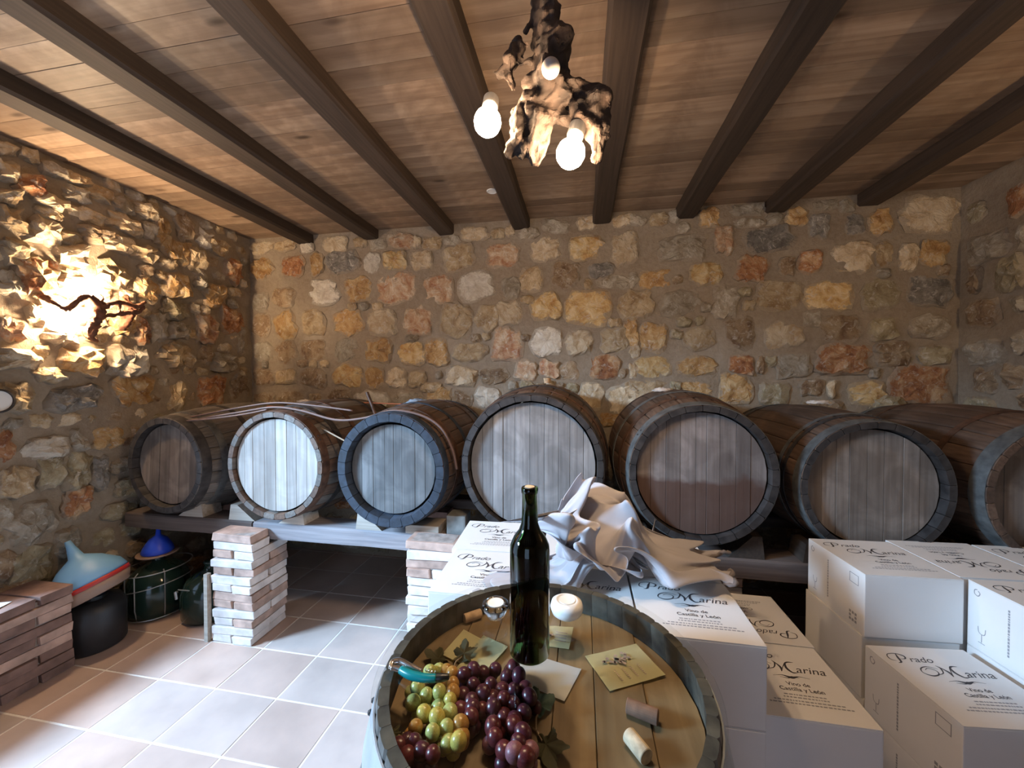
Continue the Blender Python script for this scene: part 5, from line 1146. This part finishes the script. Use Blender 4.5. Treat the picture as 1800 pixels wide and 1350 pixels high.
375,125,116,401,110,143,405,83,166,402,77,175,-25,-10,245,-17,4,235,-11,12,229,-5,2,234,-8,2,256,-13,8,297,17,-21,334,40,-22,362,25,-6,357,23,28,316,25,74,277,1,95,250,8,106,235,28,106,236,28,98,251,40,90,266,
54,75,277,80,59,286,117,53,266,137,26,271,138,3,276,153,9,263,161,43,225,189,83,180,196,95,146,206,103,140,222,110,129,252,116,129,284,124,127,291,148,146,303,151,142,327,146,129,351,136,105,368,131,97,374,144,89,383,135,115,
393,113,155,411,81,161,405,75,168,-26,-36,276,-24,-19,257,-23,-5,258,-12,-14,267,-6,-9,284,3,-17,336,31,-21,371,36,-27,376,34,14,351,23,56,302,8,83,267,18,100,257,30,96,266,45,97,281,64,95,287,68,76,301,86,64,291,
111,63,276,130,39,284,143,19,288,135,-2,293,152,16,276,170,52,224,183,82,165,186,98,150,206,104,149,230,113,144,251,124,139,276,136,128,297,150,132,308,142,135,322,144,115,343,136,97,361,147,100,374,150,86,392,135,97,405,121,143,
416,95,160,413,87,153,-19,-46,291,-17,-33,266,-16,-24,265,-25,-17,280,3,-10,309,16,-24,349,31,-28,379,32,-19,366,22,28,337,24,72,294,8,90,270,16,95,271,35,96,288,56,90,302,76,85,307,91,74,302,105,59,294,129,58,281,
146,31,283,138,12,300,131,8,296,152,21,280,172,59,223,183,90,163,190,91,148,216,99,147,239,107,145,258,117,141,276,136,136,294,150,126,306,140,126,324,149,108,350,134,89,357,149,86,371,147,73,393,147,96,408,126,135,413,98,148,
424,93,151]
_n = 39; _co = np.array(CLOTH).reshape(_n, _n, 3)/1000.0
for _ in range(2):
    _p = np.pad(_co, ((1, 1), (1, 1), (0, 0)), 'edge'); _co = _co*.5 + (_p[:-2, 1:-1]+_p[2:, 1:-1]+_p[1:-1, :-2]+_p[1:-1, 2:])/8
_co = _co.reshape(-1, 3); _s = np.clip((_co[:, 0]-.14)/.22, 0, 1); _co[:, 2] *= 1.10 - .62*_s*_s*(3-2*_s)
me = bpy.data.meshes.new('cloth'); me.from_pydata([(x, y, z*.86) for x, y, z in _co], [], [(j*_n+i, j*_n+i+1, (j+1)*_n+i+1, (j+1)*_n+i) for j in range(_n-1) for i in range(_n-1)])
o_ = bpy.data.objects.new('tmp', me); C.objects.link(o_); md = o_.modifiers.new('s', 'SUBSURF'); md.levels = 2
bpy.context.view_layer.update(); me2 = bpy.data.meshes.new_from_object(o_.evaluated_get(bpy.context.evaluated_depsgraph_get())); bpy.data.objects.remove(o_)
bm = bmesh.new(); bm.from_mesh(me2); bmesh.ops.solidify(bm, geom=bm.faces[:], thickness=.0016); bm.to_mesh(me2); bm.free()
t = thing('crumpled_cloth', 'crumpled pale grey cloth cover heaped on the white cartons behind the bottle', 'cloth', (-.035, 1.335, Z1+BH-.002)); t.scale = (1.30, 1.22, 1.02)
o = obj('fabric', me2, M['cloth'], t, smooth=True)
o = share('lower_fold', me2, M['cloth'], t, (.17, -.035, .0), (0, 0, PI+.15), (.98, .80, .34))
bm = bmesh.new(); e = [Vector((_co[j*_n+_n-1][0], _co[j*_n+_n-1][1], _co[j*_n+_n-1][2]*.86)) for j in range(_n)]
tube(bm, e, [.0045+.0025*(k % 2) for k in range(len(e))], 6); obj('elastic_hem', bm, M['band'], t, smooth=True)
